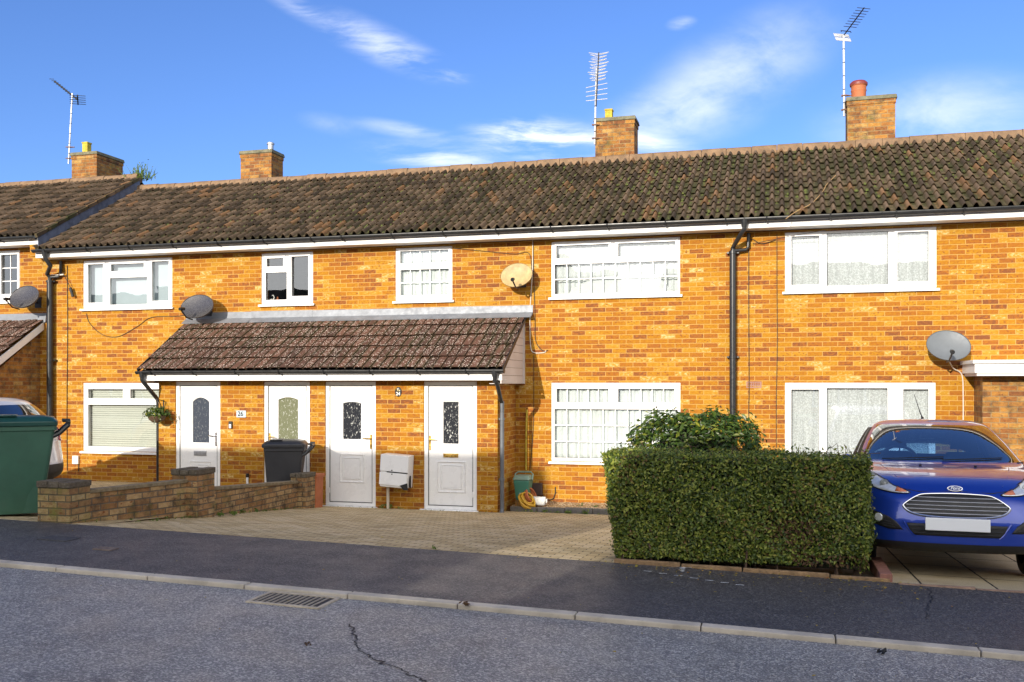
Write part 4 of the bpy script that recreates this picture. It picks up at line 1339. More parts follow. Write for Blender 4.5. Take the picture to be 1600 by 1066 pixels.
# ------------------------------------------------------------------ satellite dishes
def dish(px, py, label, mat, aim, rad, tilt, so=.34, wide=1.16):
    X, Z = PX(px, -so), PZ(px, py, -so)
    root = thing('satellite_dish', label, 'satellite dish', (X, -so, Z), group='satellite dishes on the terrace wall')
    aim = Vector(aim).normalized()
    q = aim.to_track_quat('Z', 'Y').to_matrix().to_4x4() @ Matrix.Rotation(tilt, 4, 'Z')
    n = 12
    prof = [(rad * k / n, .16 * rad * (k / n) ** 2 - .16 * rad) for k in range(1, n + 1)]
    prof = [(.001, -.16 * rad)] + prof + [(rad * 1.025, .012), (rad * 1.03, -.004), (rad * .98, -.03)]
    m = MB(); m.lathe(prof, n=36, M=q @ Matrix.Diagonal((wide, .92, 1, 1)))
    d_ = m.build('reflector', MATS[mat], root, smooth=True)
    P = lambda x, y, z: q @ Vector((x, y, z))
    m = MB()
    m.tube([P(0, -rad * .95, -.05), P(0, -rad * 1.15, .10), P(0, -rad * 1.02, .30)], .013, 8)
    m.build('feed_arm', MATS['dark_metal'], root, smooth=True)
    m = MB()
    m.cyl(P(0, -rad * .98, .31), P(0, -rad * .80, .24), .032, .026, n=12)
    m.cyl(P(0, -rad * 1.05, .335), P(0, -rad * .98, .31), .028, n=12)
    m.build('receiver_head', MATS['blackpvc'], root, smooth=True)
    m = MB()
    back = P(0, 0, -.16 * rad - .01)
    m.tube([back, back + Vector((.02, .06, -.02)), Vector((back.x + .02, so - .05, back.z - .06)), Vector((back.x + .02, so - .002, back.z - .06))], .02, 8)
    m.box(back.x - .05, back.x + .09, so - .02, so - .002, back.z - .16, back.z + .04)
    m.build('wall_mount', MATS['dark_metal'], root)
    return root


MATS['dish_grey'] = plain('grey_mesh_dish', (.12, .115, .115), .26, metal=.55, var=.15, scale=12, bump=.12, bscale=300)
MATS['dish_tan'] = plain('dirty_cream_dish', (.40, .29, .13), .55, var=.25, scale=9, dirt=.5, dirtcol=(.24, .13, .05))
MATS['dish_blue'] = plain('smooth_grey_dish', (.125, .14, .155), .5, metal=.1, var=.08)
dish(38, 464, 'dark mesh satellite dish beside the far left window above the lean-to roof', 'dish_grey', (-.06, -.86, .48), .265, radians(-9), wide=1.30)
dish(308, 479, 'dark mesh satellite dish above the left end of the porch flashing', 'dish_grey', (-.06, -.86, .48), .265, radians(-9), wide=1.30)
dish(807, 430, 'stained cream satellite dish right of the small gridded window', 'dish_tan', (.02, -.92, .30), .225, radians(6), so=.3)
dish(1482, 540, 'smooth grey satellite dish above the white flat canopy', 'dish_blue', (.06, -.85, .36), .255, radians(-8), so=.36)

# ------------------------------------------------------------------ television aerials on the chimneys
def mast(mb, x, y, z0, z1, lean=0.0, r=.017):
    mb.cyl((x, y, z0), (x + lean, y, z1), r, n=8)


AER = 'aerials on the chimneys'
MATS['alu'] = plain('pale_aluminium', (.62, .62, .63), .35, metal=.4, var=.1)
MATS['mast_band'] = MATS['black']


def aerial(x, y, zb_, zt, lean, label, style):
    root = thing('television_aerial', label, 'aerial', (x, y, zb_), group=AER)
    h = zt - zb_
    m = MB(); m.cyl((0, 0, 0), (lean, 0, h), .019, n=8)
    m.build('mast', MATS['alu'] if style != 'left' else MATS['steel'], root, smooth=True)
    m = MB(); n = int(h / .22)
    for k in range(1, n):
        t = k / n; m.cyl((lean * t, 0, h * t - .008), (lean * t, 0, h * t + .008), .0205, n=8)
    m.build('cable_tape', MATS['black'], root)
    m = MB()
    for z in (.12, .38):
        m.tube([(-.05, -.03, z), (.03, -.03, z), (.10, .02, z)], .011, 6); m.tube([(-.05, .03, z), (.14, .03, z)], .011, 6)
    m.build('bracket', plain('rusty_steel', (.20, .11, .07), .7), root)
    b, e, rf_ = MB(), MB(), MB()
    if style == 'right':
        c = Vector((lean, 0, h))
        d_ = Vector((.42, -.55, .42)); d_ = d_.normalized()
        s_ = Vector((1, .55, 0)).normalized()
        b.cyl(c - d_ * .06, c + d_ * .62, .011, n=8)
        for k in range(8):
            p = c + d_ * (.20 + k * .058)
            e.cyl(p - s_ * .13, p + s_ * .13, .006, n=6)
        up = d_.cross(s_).normalized()
        for sg in (-1, 1):
            g0 = c - d_ * .04 + up * (.012 * sg)
            for k in range(7):
                q = g0 + up * sg * (.005 + k * .012)
                rf_.cyl(q - s_ * .15, q + s_ * .15, .006, n=6)
            rf_.cyl(g0 - s_ * .15, g0 - s_ * .15 + up * sg * .08, .006, n=6); rf_.cyl(g0 + s_ * .15, g0 + s_ * .15 + up * sg * .08, .006, n=6)
        e.tube([c + d_ * .08 - s_ * .10, c + d_ * .08 - s_ * .10 + up * .03, c + d_ * .08 + s_ * .10 + up * .03, c + d_ * .08 + s_ * .10], .008, 6)
    elif style == 'middle':
        c = Vector((lean, -.03, h))
        b.cyl(c - Vector((0, 0, .75)), c + Vector((.05, 0, .28)), .013, n=8)
        for k in range(9):
            z = .25 - k * .062
            p = c + Vector((.05 * (1 if z > 0 else .6), 0, z))
            w = .15 if k % 3 else .19
            e.tube([p - Vector((w, .03, -.03 - .02 * (k % 2))), p, p + Vector((w, .03, .03))], .0075, 5)
            e.tube([p - Vector((w * .92, -.02, -.005)), p - Vector((0, 0, .018)), p + Vector((w * .92, -.02, .0))], .0065, 5)
        for k in range(4):
            p = c + Vector((.0, 0, -.36 - k * .10))
            e.cyl(p - Vector((.20, 0, .02 - .015 * k)), p + Vector((.22, 0, .035)), .007, n=6)
    else:
        c = Vector((lean, 0, h - .05))
        d_ = Vector((-.66, -.30, .58)).normalized()
        s_ = Vector((.75, .6, .05)).normalized()
        b.cyl(c - d_ * .16, c + d_ * .50, .018, n=8)
        for k in range(11):
            p = c + d_ * (-.05 + k * .062); e.cyl(p - s_ * .05, p + s_ * .05, .006, n=6)
        up = d_.cross(s_).normalized()
        g0 = c - d_ * .15
        e.cyl(g0 - up * .2, g0 + up * .2, .016, n=6)
        for k in range(5): e.cyl(g0 + up * (-.18 + k * .09) - s_ * .17, g0 + up * (-.18 + k * .09) + s_ * .17, .007, n=6)
    dk = MATS['black'] if style != 'middle' else MATS['dark_metal']
    b.build('boom', dk, root, smooth=True)
    if rf_.v: rf_.build('reflector', MATS['alu'], root)
    e.build('elements', {'left': MATS['dark_metal'], 'middle': MATS['alu'], 'right': MATS['dark_metal']}[style], root)
    return root


ya = YR + .12
aerial(PX(107, YR + .35), YR + .35, PZ(107, 256, YR + .35), PZ(113, 146, YR + .35), PX(113, YR + .35) - PX(107, YR + .35), 'dark tilted aerial on a thin mast, leftmost chimney', 'left')
aerial(PX(929, ya), ya, PZ(929, 226, ya), PZ(932, 106, ya), PX(932, ya) - PX(929, ya), 'bushy pale aerial on the chimney with the yellow pot', 'middle')
aerial(PX(1319, ya + .2), ya + .2, PZ(1319, 182, ya + .2), PZ(1318, 56, ya + .2), -.01, 'aerial pointing up and right from the chimney with a terracotta pot', 'right')

# ------------------------------------------------------------------ cables along the brickwork
CG = 'cables on the house fronts'


def cable(name, pts, label, r=.006, mat='cable', cat='cable'):
    m = MB(); m.tube(catmull(pts, 5, closed=False), r, 6)
    return tag(m.build(name, MATS[mat], smooth=True), label, cat, CG)


w = lambda px, py, y=-.012: (PX(px, y), y, PZ(px, py, y))
cable('cable', [w(1170, 372), w(1170, 480), w(1170.5, 600), w(1170, 640), w(1170, 700)], 'thin black cable straight down the wall right of the long downpipe')
cable('cable', [w(1214, 366), w(1214, 440), w(1214.5, 540), w(1213, 628), w(1213, 700)], 'thin black cable down the wall beside the lace curtained windows', r=.005)
cable('cable', [w(105, 415), w(105.5, 520), w(104.5, 640), w(105, 735)], 'thin black cable straight down the left end wall by the broad downpipe', r=.006)
cable('cable', [w(135, 490), w(140, 505), w(160, 523), w(185, 526), w(215, 510), w(237, 496), w(280, 494), w(297, 490)], 'brown cable looping slackly under the three part upstairs window', r=.0055)
cable('cable', [w(833, 365), w(833, 395), w(834, 430), w(836, 500), w(836, 525), w(840, 540), w(850, 549), w(856, 547)], 'black cable dropping from the eaves past the cream dish', r=.006)
cable('white_cable', [w(832.5, 366), w(832, 420), w(829, 470), w(828, 500), w(829, 540), w(834, 551), w(850, 551), w(853, 548)], 'white cable beside the cream dish running to a hook on the wall', r=.008, mat='white_cable')
cable('cable', [w(708, 388), w(760, 393), w(805, 397), w(822, 394), w(829, 402), w(831, 430)], 'black cable running level under the eaves to the cream dish', r=.005)
cable('white_cable', [(PX(1484, -.3), -.3, PZ(1484, 566, -.3)), (PX(1490, -.1), -.1, PZ(1490, 576, -.1)), w(1503, 586), w(1505, 620), w(1505, 668), w(1505, 720)], 'white cable hanging from the grey dish beside the canopy', r=.009, mat='white_cable')
cable('cable', [w(834, 555), w(834, 640), w(832, 690), w(828, 735)], 'thin black cable down the wall in the corner behind the caddy', r=.005)
cable('gas_pipe', [w(823, 640, -.03), w(822, 690, -.03), w(822, 735, -.03)], 'yellow pipe upright on the wall in the porch corner', r=.016, mat='yellow_clay', cat='pipe')
# telephone drop wire bracket with a hanging weight on the left corner
tb = thing('wire_bracket', 'white wire bracket with a dangling black weight by the broad left downpipe', 'bracket', (PX(90, 0), -.02, PZ(90, 431, 0)))
m = MB(); m.tube([(-.1, -.03, .01), (.05, -.04, .0), (.2, -.05, .01)], .016, 8); m.build('arm', MATS['white_cable'], tb, smooth=True)
m = MB(); m.tube([(.2, -.05, .01), (.28, -.05, -.12), (.36, -.05, -.26)], .006, 6); m.cyl((.35, -.05, -.25), (.41, -.05, -.42), .03, .025, n=10); m.build('weight', MATS['black'], tb)
cable('cable', [w(1212, 375, -.02), w(1190, 381, -.02), w(1176, 374, -.02), w(1170, 378, -.02)], 'short looped black cable under the eaves right of the downpipe', r=.005)
cable('overhead_wire', [w(1176, 381, -.03), w(1212, 374, -.10), w(1246, 367, -.2), w(1290, 360, -.3)], 'thin black wire slanting across the top of the lace curtained upper window', r=.005)

# ------------------------------------------------------------------ flat canopy and brick pier of the right-hand house
can = thing('entrance_canopy', 'flat white entrance canopy on brick side wall at the right end of the terrace', 'canopy', (0, 0, 0))
cx0, cx1 = PX(1516, -.45), 4.6
m = MB()
zc0, zc1 = PZ(1505, 590, -.6), PZ(1505, 567, -.6)
m.box(cx0 - .03, cx1, -.95, -.003, zc0 + .06, zc1 - .02)
m.box(cx0 - .06, cx1, -.99, -.003, zc1 - .0199, zc1 + .03)
m.build('fascia', MATS['paint'], can, bevel=.006)
m = MB(); m.box(cx0 + .0, cx1, -.93, -.004, zc0 + .02, zc0 + .0599); m.build('soffit', MATS['cladding'], can)
m = MB(); m.box(cx0 + .13, cx1 - .3, -.62, -.003, -.4, zc0 + .0199); m.build('wall', MATS['chimney_brick'], can)

# weeds growing on the ridge end of the left house
r = random.Random(11)
m = MB()
for k in range(70):
    a = Vector((r.gauss(0, .13), r.gauss(0, .1), 0)); l = r.uniform(.12, .38)
    b = a + Vector((r.gauss(.05, .13), r.gauss(0, .1), l)); w_ = Vector((.008, .004, 0))
    m.add((a - w_, a + w_, b), ((0, 1, 2),))
    for q in range(5): leaf(m, a.lerp(b, r.uniform(.2, 1)), (r.gauss(0, 1), -1, .5), .05, r, .35)
o = m.build('roof_weed', MATS['weed_leaf'], recalc=False)
o.location = (XA + .05, YR + .05, zrl + .0)
tag(o, 'tuft of weeds growing on the ridge end of the left roof', 'weed')

# a dry trailing stem and clumps of moss on the tiles
def on_roof(px, py, off=.07):
    u, v = (px - 800) / F, (600 - py) / F
    dy = CY + u * SY
    # z = Z_EAVE + off + (y - Y_EAVE) * .56 along the ray
    t = (Z_EAVE + off - CZ + (-CD - Y_EAVE) * .56) / (v - dy * .56)
    return (u * CY - SY) * t, -CD + dy * t, CZ + v * t


m = MB(); m.tube(catmull([on_roof(*p) for p in ((1228, 342), (1245, 330), (1268, 318), (1285, 300), (1292, 288), (1306, 274))], 5, closed=False), .006, 5)
tag(m.build('dry_stem', plain('dry_straw', (.40, .25, .11), .8), smooth=True), 'dry straw coloured plant stem lying across the roof tiles above the lace windows', 'plant stem')
r = random.Random(31)
m = MB()
cent = [(r.uniform(-13, 4.5), r.uniform(.0, 3.4)) for _ in range(60)]
for k in range(1500):
    cx, cs = r.choice(cent)
    x = round((cx + r.gauss(0, .55)) / .15) * .15 + r.uniform(-.02, .02)
    s_ = (cs + r.gauss(0, .35))
    if not (.02 < s_ < NC * GAUGE - .05) or x < XA + .25 or x > 6: continue
    c_ = s_ - math.floor(s_ / GAUGE) * GAUGE
    h = .036 * (1 - c_ / GAUGE) + .002
    R_ = r.uniform(.015, .042)
    n = 6
    B = []
    for q in range(n):
        a = 2 * pi * q / n; rr = R_ * r.uniform(.7, 1.2)
        ss, xx = s_ + rr * sin(a) * 1.3, x + rr * cos(a) * .8
        B.append((xx, Y_EAVE + ss * cos(TH) - (h - .01) * sin(TH), Z_EAVE + ss * sin(TH) + (h - .01) * cos(TH)))
    hh = h + R_ * .6
    top = (x, Y_EAVE + s_ * cos(TH) - hh * sin(TH), Z_EAVE + s_ * sin(TH) + hh * cos(TH))
    m.add(B + [top], [(q, (q + 1) % n, n) for q in range(n)])
tag(m.build('roof_moss', MATS['moss'], smooth=True, auto=False), 'clumps of green moss lodged between the rolls of the main roof', 'moss', kind='stuff')
# ------------------------------------------------------------------ garden wall between the two drives
gw = thing('garden_wall', 'low mossy brick garden wall with three piers dividing the two drives', 'wall', (0, 0, 0))


def gz(x, y):
    """drive level of number 24"""
    t = (y - YB) / (-.62 - YB)
    return zb(x) * (1 - t)


def pier(cx, cy, wx, wy, z0, z1, mat):
    m = MB()
    m.box(cx - wx / 2, cx + wx / 2, cy - wy / 2, cy + wy / 2, z0, z1 - .07)
    p = m.build('pier', MATS[mat], gw, bevel=.008)
    c = MB()
    k = .012
    n = 3
    for i in range(n):                                   # brick-on-edge top course
        a = cx - wx / 2 - k + (wx + 2 * k) * i / n
        c.box(a + .003, a + (wx + 2 * k) / n - .003, cy - wy / 2 - k, cy + wy / 2 + k, z1 - .069 + random.uniform(-.004, 0), z1 + random.uniform(-.008, .006))
    c.build('coping', MATS['pier_cap'], p, bevel=.01)


def stained(name, col, dk=.6):
    return plain(name, col, .9, var=.35, scale=14, bump=.6, dirt=dk, dirtcol=(.30, .28, .24))


MATS['pier_cap'] = stained('dark_stained_coping', (.095, .075, .05), .6)
P1 = (-7.70, -6.50); P2 = (-7.20, -4.77); P3 = (-7.16, -1.90)
pier(P1[0], P1[1], .42, .34, .05, PZ(92, 750, P1[1]), 'pier_brick')
pier(P2[0], P2[1], .36, .40, .0, PZ(312, 732, P2[1]), 'garden_brick')
pier(P3[0], P3[1], .27, .30, -.1, PZ(468, 738, P3[1]), 'garden_brick')
for (xa, ya), (xb, yb_), za, zc in ((P1, P2, PZ(130, 760, P1[1]) - .055, PZ(298, 743, P2[1]) - .03), (P2, P3, PZ(340, 761, P2[1]) - .04, PZ(455, 746, P3[1]) - .03)):
    m = MB()
    ya += .17; yb_ -= .17
    xs, xe = (-7.56, -7.22) if xa < -7.5 else (-7.24, -7.22); t = .055
    m.frustum([(xs - t, ya, -.2), (xs + t, ya, -.2), (xe + t, yb_, -.2), (xe - t, yb_, -.2)], [(xs - t, ya, za - .046), (xs + t, ya, za - .046), (xe + t, yb_, zc - .046), (xe - t, yb_, zc - .046)])
    m.build('wall_panel', MATS['garden_brick'], gw)
    m = MB()
    t = .075
    m.frustum([(xs - t, ya, za - .045), (xs + t, ya, za - .045), (xe + t, yb_, zc - .045), (xe - t, yb_, zc - .045)], [(xs - t, ya, za), (xs + t, ya, za), (xe + t, yb_, zc), (xe - t, yb_, zc)])
    m.build('coping', stained('brown_stained_coping', (.20, .155, .09), .5), gw, bevel=.008)

# terracotta trough standing against the end pier
tr = thing('planter', 'terracotta coloured upright planter against the end pier of the garden wall', 'planter', (PX(490, -1.62), -1.62, .02))
m = MB()
m.frustum([(-.10, -.12, 0), (.10, -.12, 0), (.10, .12, 0), (-.10, .12, 0)], [(-.11, -.13, .56), (.11, -.13, .56), (.11, .13, .56), (-.11, .13, .56)])
m.build('tub', MATS['terracotta'], tr, bevel=.01)
m = MB(); slab_holes(m, -.125, .125, .55, .60, [], -.14, .14); m.build('rim', MATS['terracotta'], tr, bevel=.008)


# ------------------------------------------------------------------ bins
def wheelie_bin(loc, rz, body, lid, label, H=1.06, L=.72, Wd=.58):
    """seen from the side: hinge and wheels at +x"""
    root = thing('wheelie_bin', label, 'wheelie bin', loc, rz)
    hz = H * .88
    def ring_(x0, x1, w, z, c=.05, n=4):
        out = []
        for sx, sy, a0 in ((1, 1, 0), (-1, 1, 90), (-1, -1, 180), (1, -1, 270)):
            for k in range(n + 1):
                a = radians(a0 + 90 * k / n)
                out.append(((x1 - c if sx > 0 else x0 + c) + c * cos(a), sy * (w / 2 - c) + c * sin(a), z))
        return out
    m = MB()
    r0, r1, r2, r3 = ring_(-L * .40, L * .27, Wd * .78, .03), ring_(-L * .405, L * .30, Wd * .80, .10), ring_(-L * .49, L * .46, Wd * .96, hz - .06), ring_(-L * .50, L * .49, Wd, hz - .05)
    r4 = ring_(-L * .50, L * .49, Wd, hz)
    n = len(r0)
    vs = r0 + r1 + r2 + r3 + r4
    fs = [(a * n + i, a * n + (i + 1) % n, (a + 1) * n + (i + 1) % n, (a + 1) * n + i) for a in range(4) for i in range(n)] + [tuple(range(n - 1, -1, -1))]
    m.add(vs, fs)
    m.build('body', body, root, smooth=True)
    k = MB()                                             # wheel arch pressed into the side, lower rear
    for sy in (-1, 1):
        k = MB()
        yy = sy * Wd * .415
        pts = [(L * .30, .035), (L * .02, .035)] + [(L * .31 - .20 * cos(radians(a)), .035 + .34 * sin(radians(a))) for a in range(10, 91, 10)]
        vs = []
        k.prism(pts, 'y', yy - .008 * sy - .008, yy + .014 * sy + .004)
        k.build('wheel_arch', body, root)
    k = MB()
    t0, t1, t2 = ring_(-L * .54, L * .50, Wd * 1.06, hz + .002, .06), ring_(-L * .545, L * .50, Wd * 1.07, hz + .05, .06), ring_(-L * .46, L * .44, Wd * .90, hz + .10, .08)
    t3 = ring_(-L * .3, L * .3, Wd * .6, hz + .118, .08)
    vs = t0 + t1 + t2 + t3
    fs = [(a * n + i, a * n + (i + 1) % n, (a + 1) * n + (i + 1) % n, (a + 1) * n + i) for a in range(3) for i in range(n)] + [tuple(range(n - 1, -1, -1)), tuple(range(3 * n, 4 * n))]
    k.add(vs, fs)
    k.box(-L * .35, -L * .05, -Wd * .45, Wd * .2, hz + .112, hz + .13)
    k.build('lid', lid, root, smooth=True, bevel=.006)
    k = MB()
    for sy in (-1, 1):
        k.tube([(L * .42, sy * Wd * .40, hz - .13), (L * .52, sy * Wd * .40, hz - .09), (L * .645, sy * Wd * .38, hz + .005), (L * .66, sy * Wd * .34, hz + .05), (L * .56, sy * Wd * .34, hz + .055)], [.022, .026, .026, .022, .016], 8)
    k.tube([(L * .655, -Wd * .40, hz + .03), (L * .655, Wd * .40, hz + .03)], .018, 8)
    k.build('handle', MATS['blackpvc'], root, smooth=True)
    for sy in (-1, 1):
        k = MB(); k.cyl((L * .33, sy * Wd * .31, .10), (L * .33, sy * Wd * .40, .10), .10, n=20); k.build('wheel', MATS['rubber'], root, smooth=True)
    return root


green = plain('green_bin_plastic', (.040, .115, .075), .45, var=.16, scale=3, dirt=.2, dirtcol=(.07, .09, .07))
teal = plain('dark_green_lid', (.012, .062, .050), .38, var=.12, scale=3)
wheelie_bin((-8.56, -6.20, zb(-8.3) - .01), radians(41), green, teal, 'large green wheelie bin at the pavement edge beside the end pier', H=1.18, L=.78)
grey = plain('charcoal_bin_plastic', (.032, .033, .038), .4, var=.15, scale=4)
wheelie_bin((PX(447, -1.75), -1.75, .08), radians(22), grey, grey, 'charcoal wheelie bin in front of the green glazed door behind the garden wall', H=1.10, L=.64, Wd=.55)

# food waste caddy
cx_, cy_ = PX(817.5, -.42), -.42
cd = thing('food_caddy', 'small green food waste caddy with raised handle in the porch corner', 'caddy', (cx_, cy_, PZ(817, 781, -.42) - .0))
q = plain('caddy_green', (.05, .20, .15), .45, var=.12); q2 = plain('caddy_lid', (.18, .28, .23), .45, var=.12)
m = MB()
m.frustum([(-.10, -.10, 0), (.10, -.10, 0), (.10, .10, 0), (-.10, .10, 0)], [(-.135, -.14, .33), (.135, -.14, .33), (.135, .14, .33), (-.135, .14, .33)])
m.build('body', q, cd, bevel=.02)
m = MB()
m.frustum([(-.15, -.155, .331), (.15, -.155, .331), (.15, .15, .331), (-.15, .15, .331)], [(-.12, -.12, .405), (.12, -.12, .405), (.12, .12, .405), (-.12, .12, .405)])
m.build('lid', q2, cd, bevel=.02)
m = MB(); m.tube([(-.145, .02, .32), (-.15, .06, .41), (-.11, .09, .445), (.11, .09, .445), (.15, .06, .41), (.145, .02, .32)], .013, 8); m.build('handle', q2, cd, smooth=True)
m = MB(); m.box(-.035, .04, -.129, -.119, .10, .21, M=Matrix.Rotation(radians(-7), 4, 'X')); m.build('sticker', MATS['paint'], cd)
cdz = cd.location.z
m = MB(); m.box(cx_ - .11, cx_ + .11, cy_ - .11, cy_ + .11, .05, cdz - .002)
tag(m.build('stacked_brick', MATS['chimney_brick'], bevel=.01), 'old bricks stacked as a stand under the small green caddy', 'brick')

# coiled yellow hose, flower pot, plastic jug by the gravel edge
hx, hy = PX(816, -.62), -.60
m = MB()
r = random.Random(3)
pts = []
for k in range(15 * 16):
    a = 2 * pi * k / 16
    t = k / (15 * 16)
    R_ = .115 + .03 * sin(a * .37 + 1) + .015 * r.random()
    pts.append((R_ * cos(a), (R_ * .55) * sin(a) - .03 + .05 * sin(t * 9), .10 + .085 * sin(a + .5) * .9 + .05 * sin(t * 17) - .12 * cos(a) * .5))
m.tube(pts, .011, 6)
o = m.build('garden_hose', plain('yellow_hose', (.62, .36, .03), .4, var=.12), smooth=True)
o.location = (hx + .02, hy + .03, .08)
o.rotation_euler = (radians(-14), radians(28), 0)
tag(o, 'coiled yellow garden hose heaped by the foot of the porch drainpipe', 'hose')
pot = thing('flower_pot', 'terracotta flower pot tipped over behind the yellow hose', 'flower pot', (hx - .0, hy + .16, .19))
T = Matrix.Rotation(radians(64), 4, 'Y') @ Matrix.Rotation(radians(15), 4, 'X')
m = MB(); m.lathe([(.001, -.13), (.08, -.13), (.115, .10), (.13, .10), (.133, .14), (.112, .14), (.07, -.11), (.001, -.11)], n=20, M=T); m.build('pot', MATS['terracotta'], pot, smooth=True)
m = MB(); m.lathe([(.12, .095), (.138, .10), (.141, .142), (.112, .146)], n=20, M=T); m.build('rim', MATS['terracotta'], pot, smooth=True)
jug = thing('plastic_tub', 'crumpled translucent plastic tub lying on the gravel beside the hose', 'tub', (PX(842, -.5), -.46, .165))
m = MB()
m.frustum([(-.12, -.07, -.07), (.10, -.09, -.07), (.11, .08, -.07), (-.11, .07, -.07)], [(-.10, -.06, .06), (.12, -.05, .075), (.10, .07, .05), (-.12, .05, .07)])
m.build('tub', plain('cloudy_plastic', (.50, .50, .48), .35, var=.2, scale=14, bump=.5, bscale=12), jug, bevel=.02)
m = MB(); m.box(.112, .13, -.04, .04, -.03, .03); m.build('rim', MATS['paint'], jug, bevel=.005)

# concrete edging of the gravel strip
m = MB()
x = -4.14
while x < -1.5:
    L = .45
    m.box(x + .004, min(x + L - .004, -1.44), -.66, -.605, -.1, .085 + random.uniform(-.01, .012))
    x += L
tag(m.build('edging_stones', plain('dark_edging', (.13, .12, .11), .9, var=.3, scale=12, bump=.5), bevel=.008), 'dark concrete edging along the front of the golden gravel strip', 'edging')

# ------------------------------------------------------------------ clipped privet hedge and shrubs
HX0, HX1 = -1.57, .80
HY0, HY1 = YB + .10, YB + .86
HZ0 = zb(-.3) + .03
HZ1 = HZ0 + 1.005
hedge = thing('hedge', 'clipped dense green privet hedge beside the pavement between the two drives', 'hedge', (0, 0, 0))
r = random.Random(21)


def hx_l(z): return HX0 - .12 * min(1, max(0, (z - HZ0) / (HZ1 - HZ0))) + .10
def hx_r(z): return HX1 - .02 * (1 - (z - HZ0) / (HZ1 - HZ0))
def hy_f(z): return HY0 - .03 * (z - HZ0) / (HZ1 - HZ0) + .05


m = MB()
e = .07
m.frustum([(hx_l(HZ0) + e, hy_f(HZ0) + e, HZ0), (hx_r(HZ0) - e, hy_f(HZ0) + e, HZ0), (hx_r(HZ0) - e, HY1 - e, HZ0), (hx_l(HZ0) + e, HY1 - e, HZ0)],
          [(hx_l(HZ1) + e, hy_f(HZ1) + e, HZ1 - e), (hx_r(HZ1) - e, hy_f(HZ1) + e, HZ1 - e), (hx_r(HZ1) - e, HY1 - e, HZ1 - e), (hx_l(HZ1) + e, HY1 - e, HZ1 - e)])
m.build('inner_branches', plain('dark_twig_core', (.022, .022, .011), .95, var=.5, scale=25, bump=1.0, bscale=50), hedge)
m = MB()


def lump(x, y, z): return .034 * sin(5.1 * x + 1.3 * z) * sin(6.3 * z + y) + 0.020 * sin(13 * x + 2) * sin(15 * z + 1)


def hedge_leaf(p, n, size, mi=None):
    d_ = lump(*p)
    p = Vector(p) + Vector(n) * (d_ + r.gauss(0, .016) - .012)
    brown = mi if mi is not None else 0
    leaf(m, p, n, size, r, .55, .3, brown)


for k in range(19000):                                    # front
    z = HZ0 + .03 + (HZ1 - HZ0 - .03) * r.random()
    t = r.random()
    x = hx_l(z) + (hx_r(z) - hx_l(z)) * t
    low = (z - HZ0) / (HZ1 - HZ0)
    thin = low < .10 and t > .78
    if thin and r.random() < .55: continue
    bp = exp(-((x - .15) ** 2) / .05 - ((low - .33) ** 2) / .03) * .55 + (.5 if (low < .13 and t > .72) else 0) + .02
    hedge_leaf((x, hy_f(z), z), (r.gauss(0, .25), -1, .35), .036, 1 if r.random() < bp else 0)
for k in range(6500):                                     # top
    x, y = r.uniform(hx_l(HZ1), hx_r(HZ1)), r.uniform(hy_f(HZ1), HY1)
    hedge_leaf((x, y, HZ1 - .01), (0, -.1, 1), .030, 0)
for s_, fx_ in ((-1, hx_l), (1, hx_r)):                   # ends
    for k in range(5200):
        z = HZ0 + (HZ1 - HZ0) * r.random(); y = r.uniform(hy_f(z), HY1)
        hedge_leaf((fx_(z), y, z), (s_, -.1, .3), .030, 0)
for k in range(3000):
    z = HZ0 + (HZ1 - HZ0) * r.random(); x = r.uniform(hx_l(z), hx_r(z))
    hedge_leaf((x, HY1, z), (0, 1, .3), .032, 0)
m.build('foliage', [MATS['hedge_leaf'], MATS['dead_leaf']], hedge, recalc=False)
m = MB()                                                  # bare stems at the foot of the right end and stray shoots on top
for k in range(26):
    m = MB()
    x = r.uniform(hx_l(HZ0) + .05, hx_r(HZ0)); y = hy_f(HZ0) + r.uniform(.0, .25)
    m.tube([(x, y, HZ0 - .06), (x + r.gauss(0, .03), y + r.gauss(0, .02), HZ0 + .12), (x + r.gauss(0, .07), y + .05, HZ0 + .3)], [.012, .009, .006], 5)
    m.build('stem', MATS['bark'], hedge)
m = MB()
for k in range(34):
    x = r.uniform(-1.5, .8); y = r.uniform(HY0 + .02, HY1)
    m.tube([(x, y, HZ1 - .03), (x + r.gauss(0, .02), y, HZ1 + .03), (x + r.gauss(0, .04), y, HZ1 + r.uniform(.03, .09))], .0028, 4)
tw = m
m = MB()
for k in range(110):
    x = r.choice((r.uniform(-.2, .8), r.uniform(-.2, .8), r.uniform(-1.45, -.9))); y = r.uniform(HY0 + .1, HY1)
    leaf(m, (x, y, HZ1 + r.uniform(.0, .07)), (r.gauss(0, 1), -.6, .8), .04, r)
m.add(tw.v, tw.f, 1)
tag(m.build('shoots', [MATS['hedge_leaf'], MATS['bark']], hedge, recalc=False), kind='stuff')


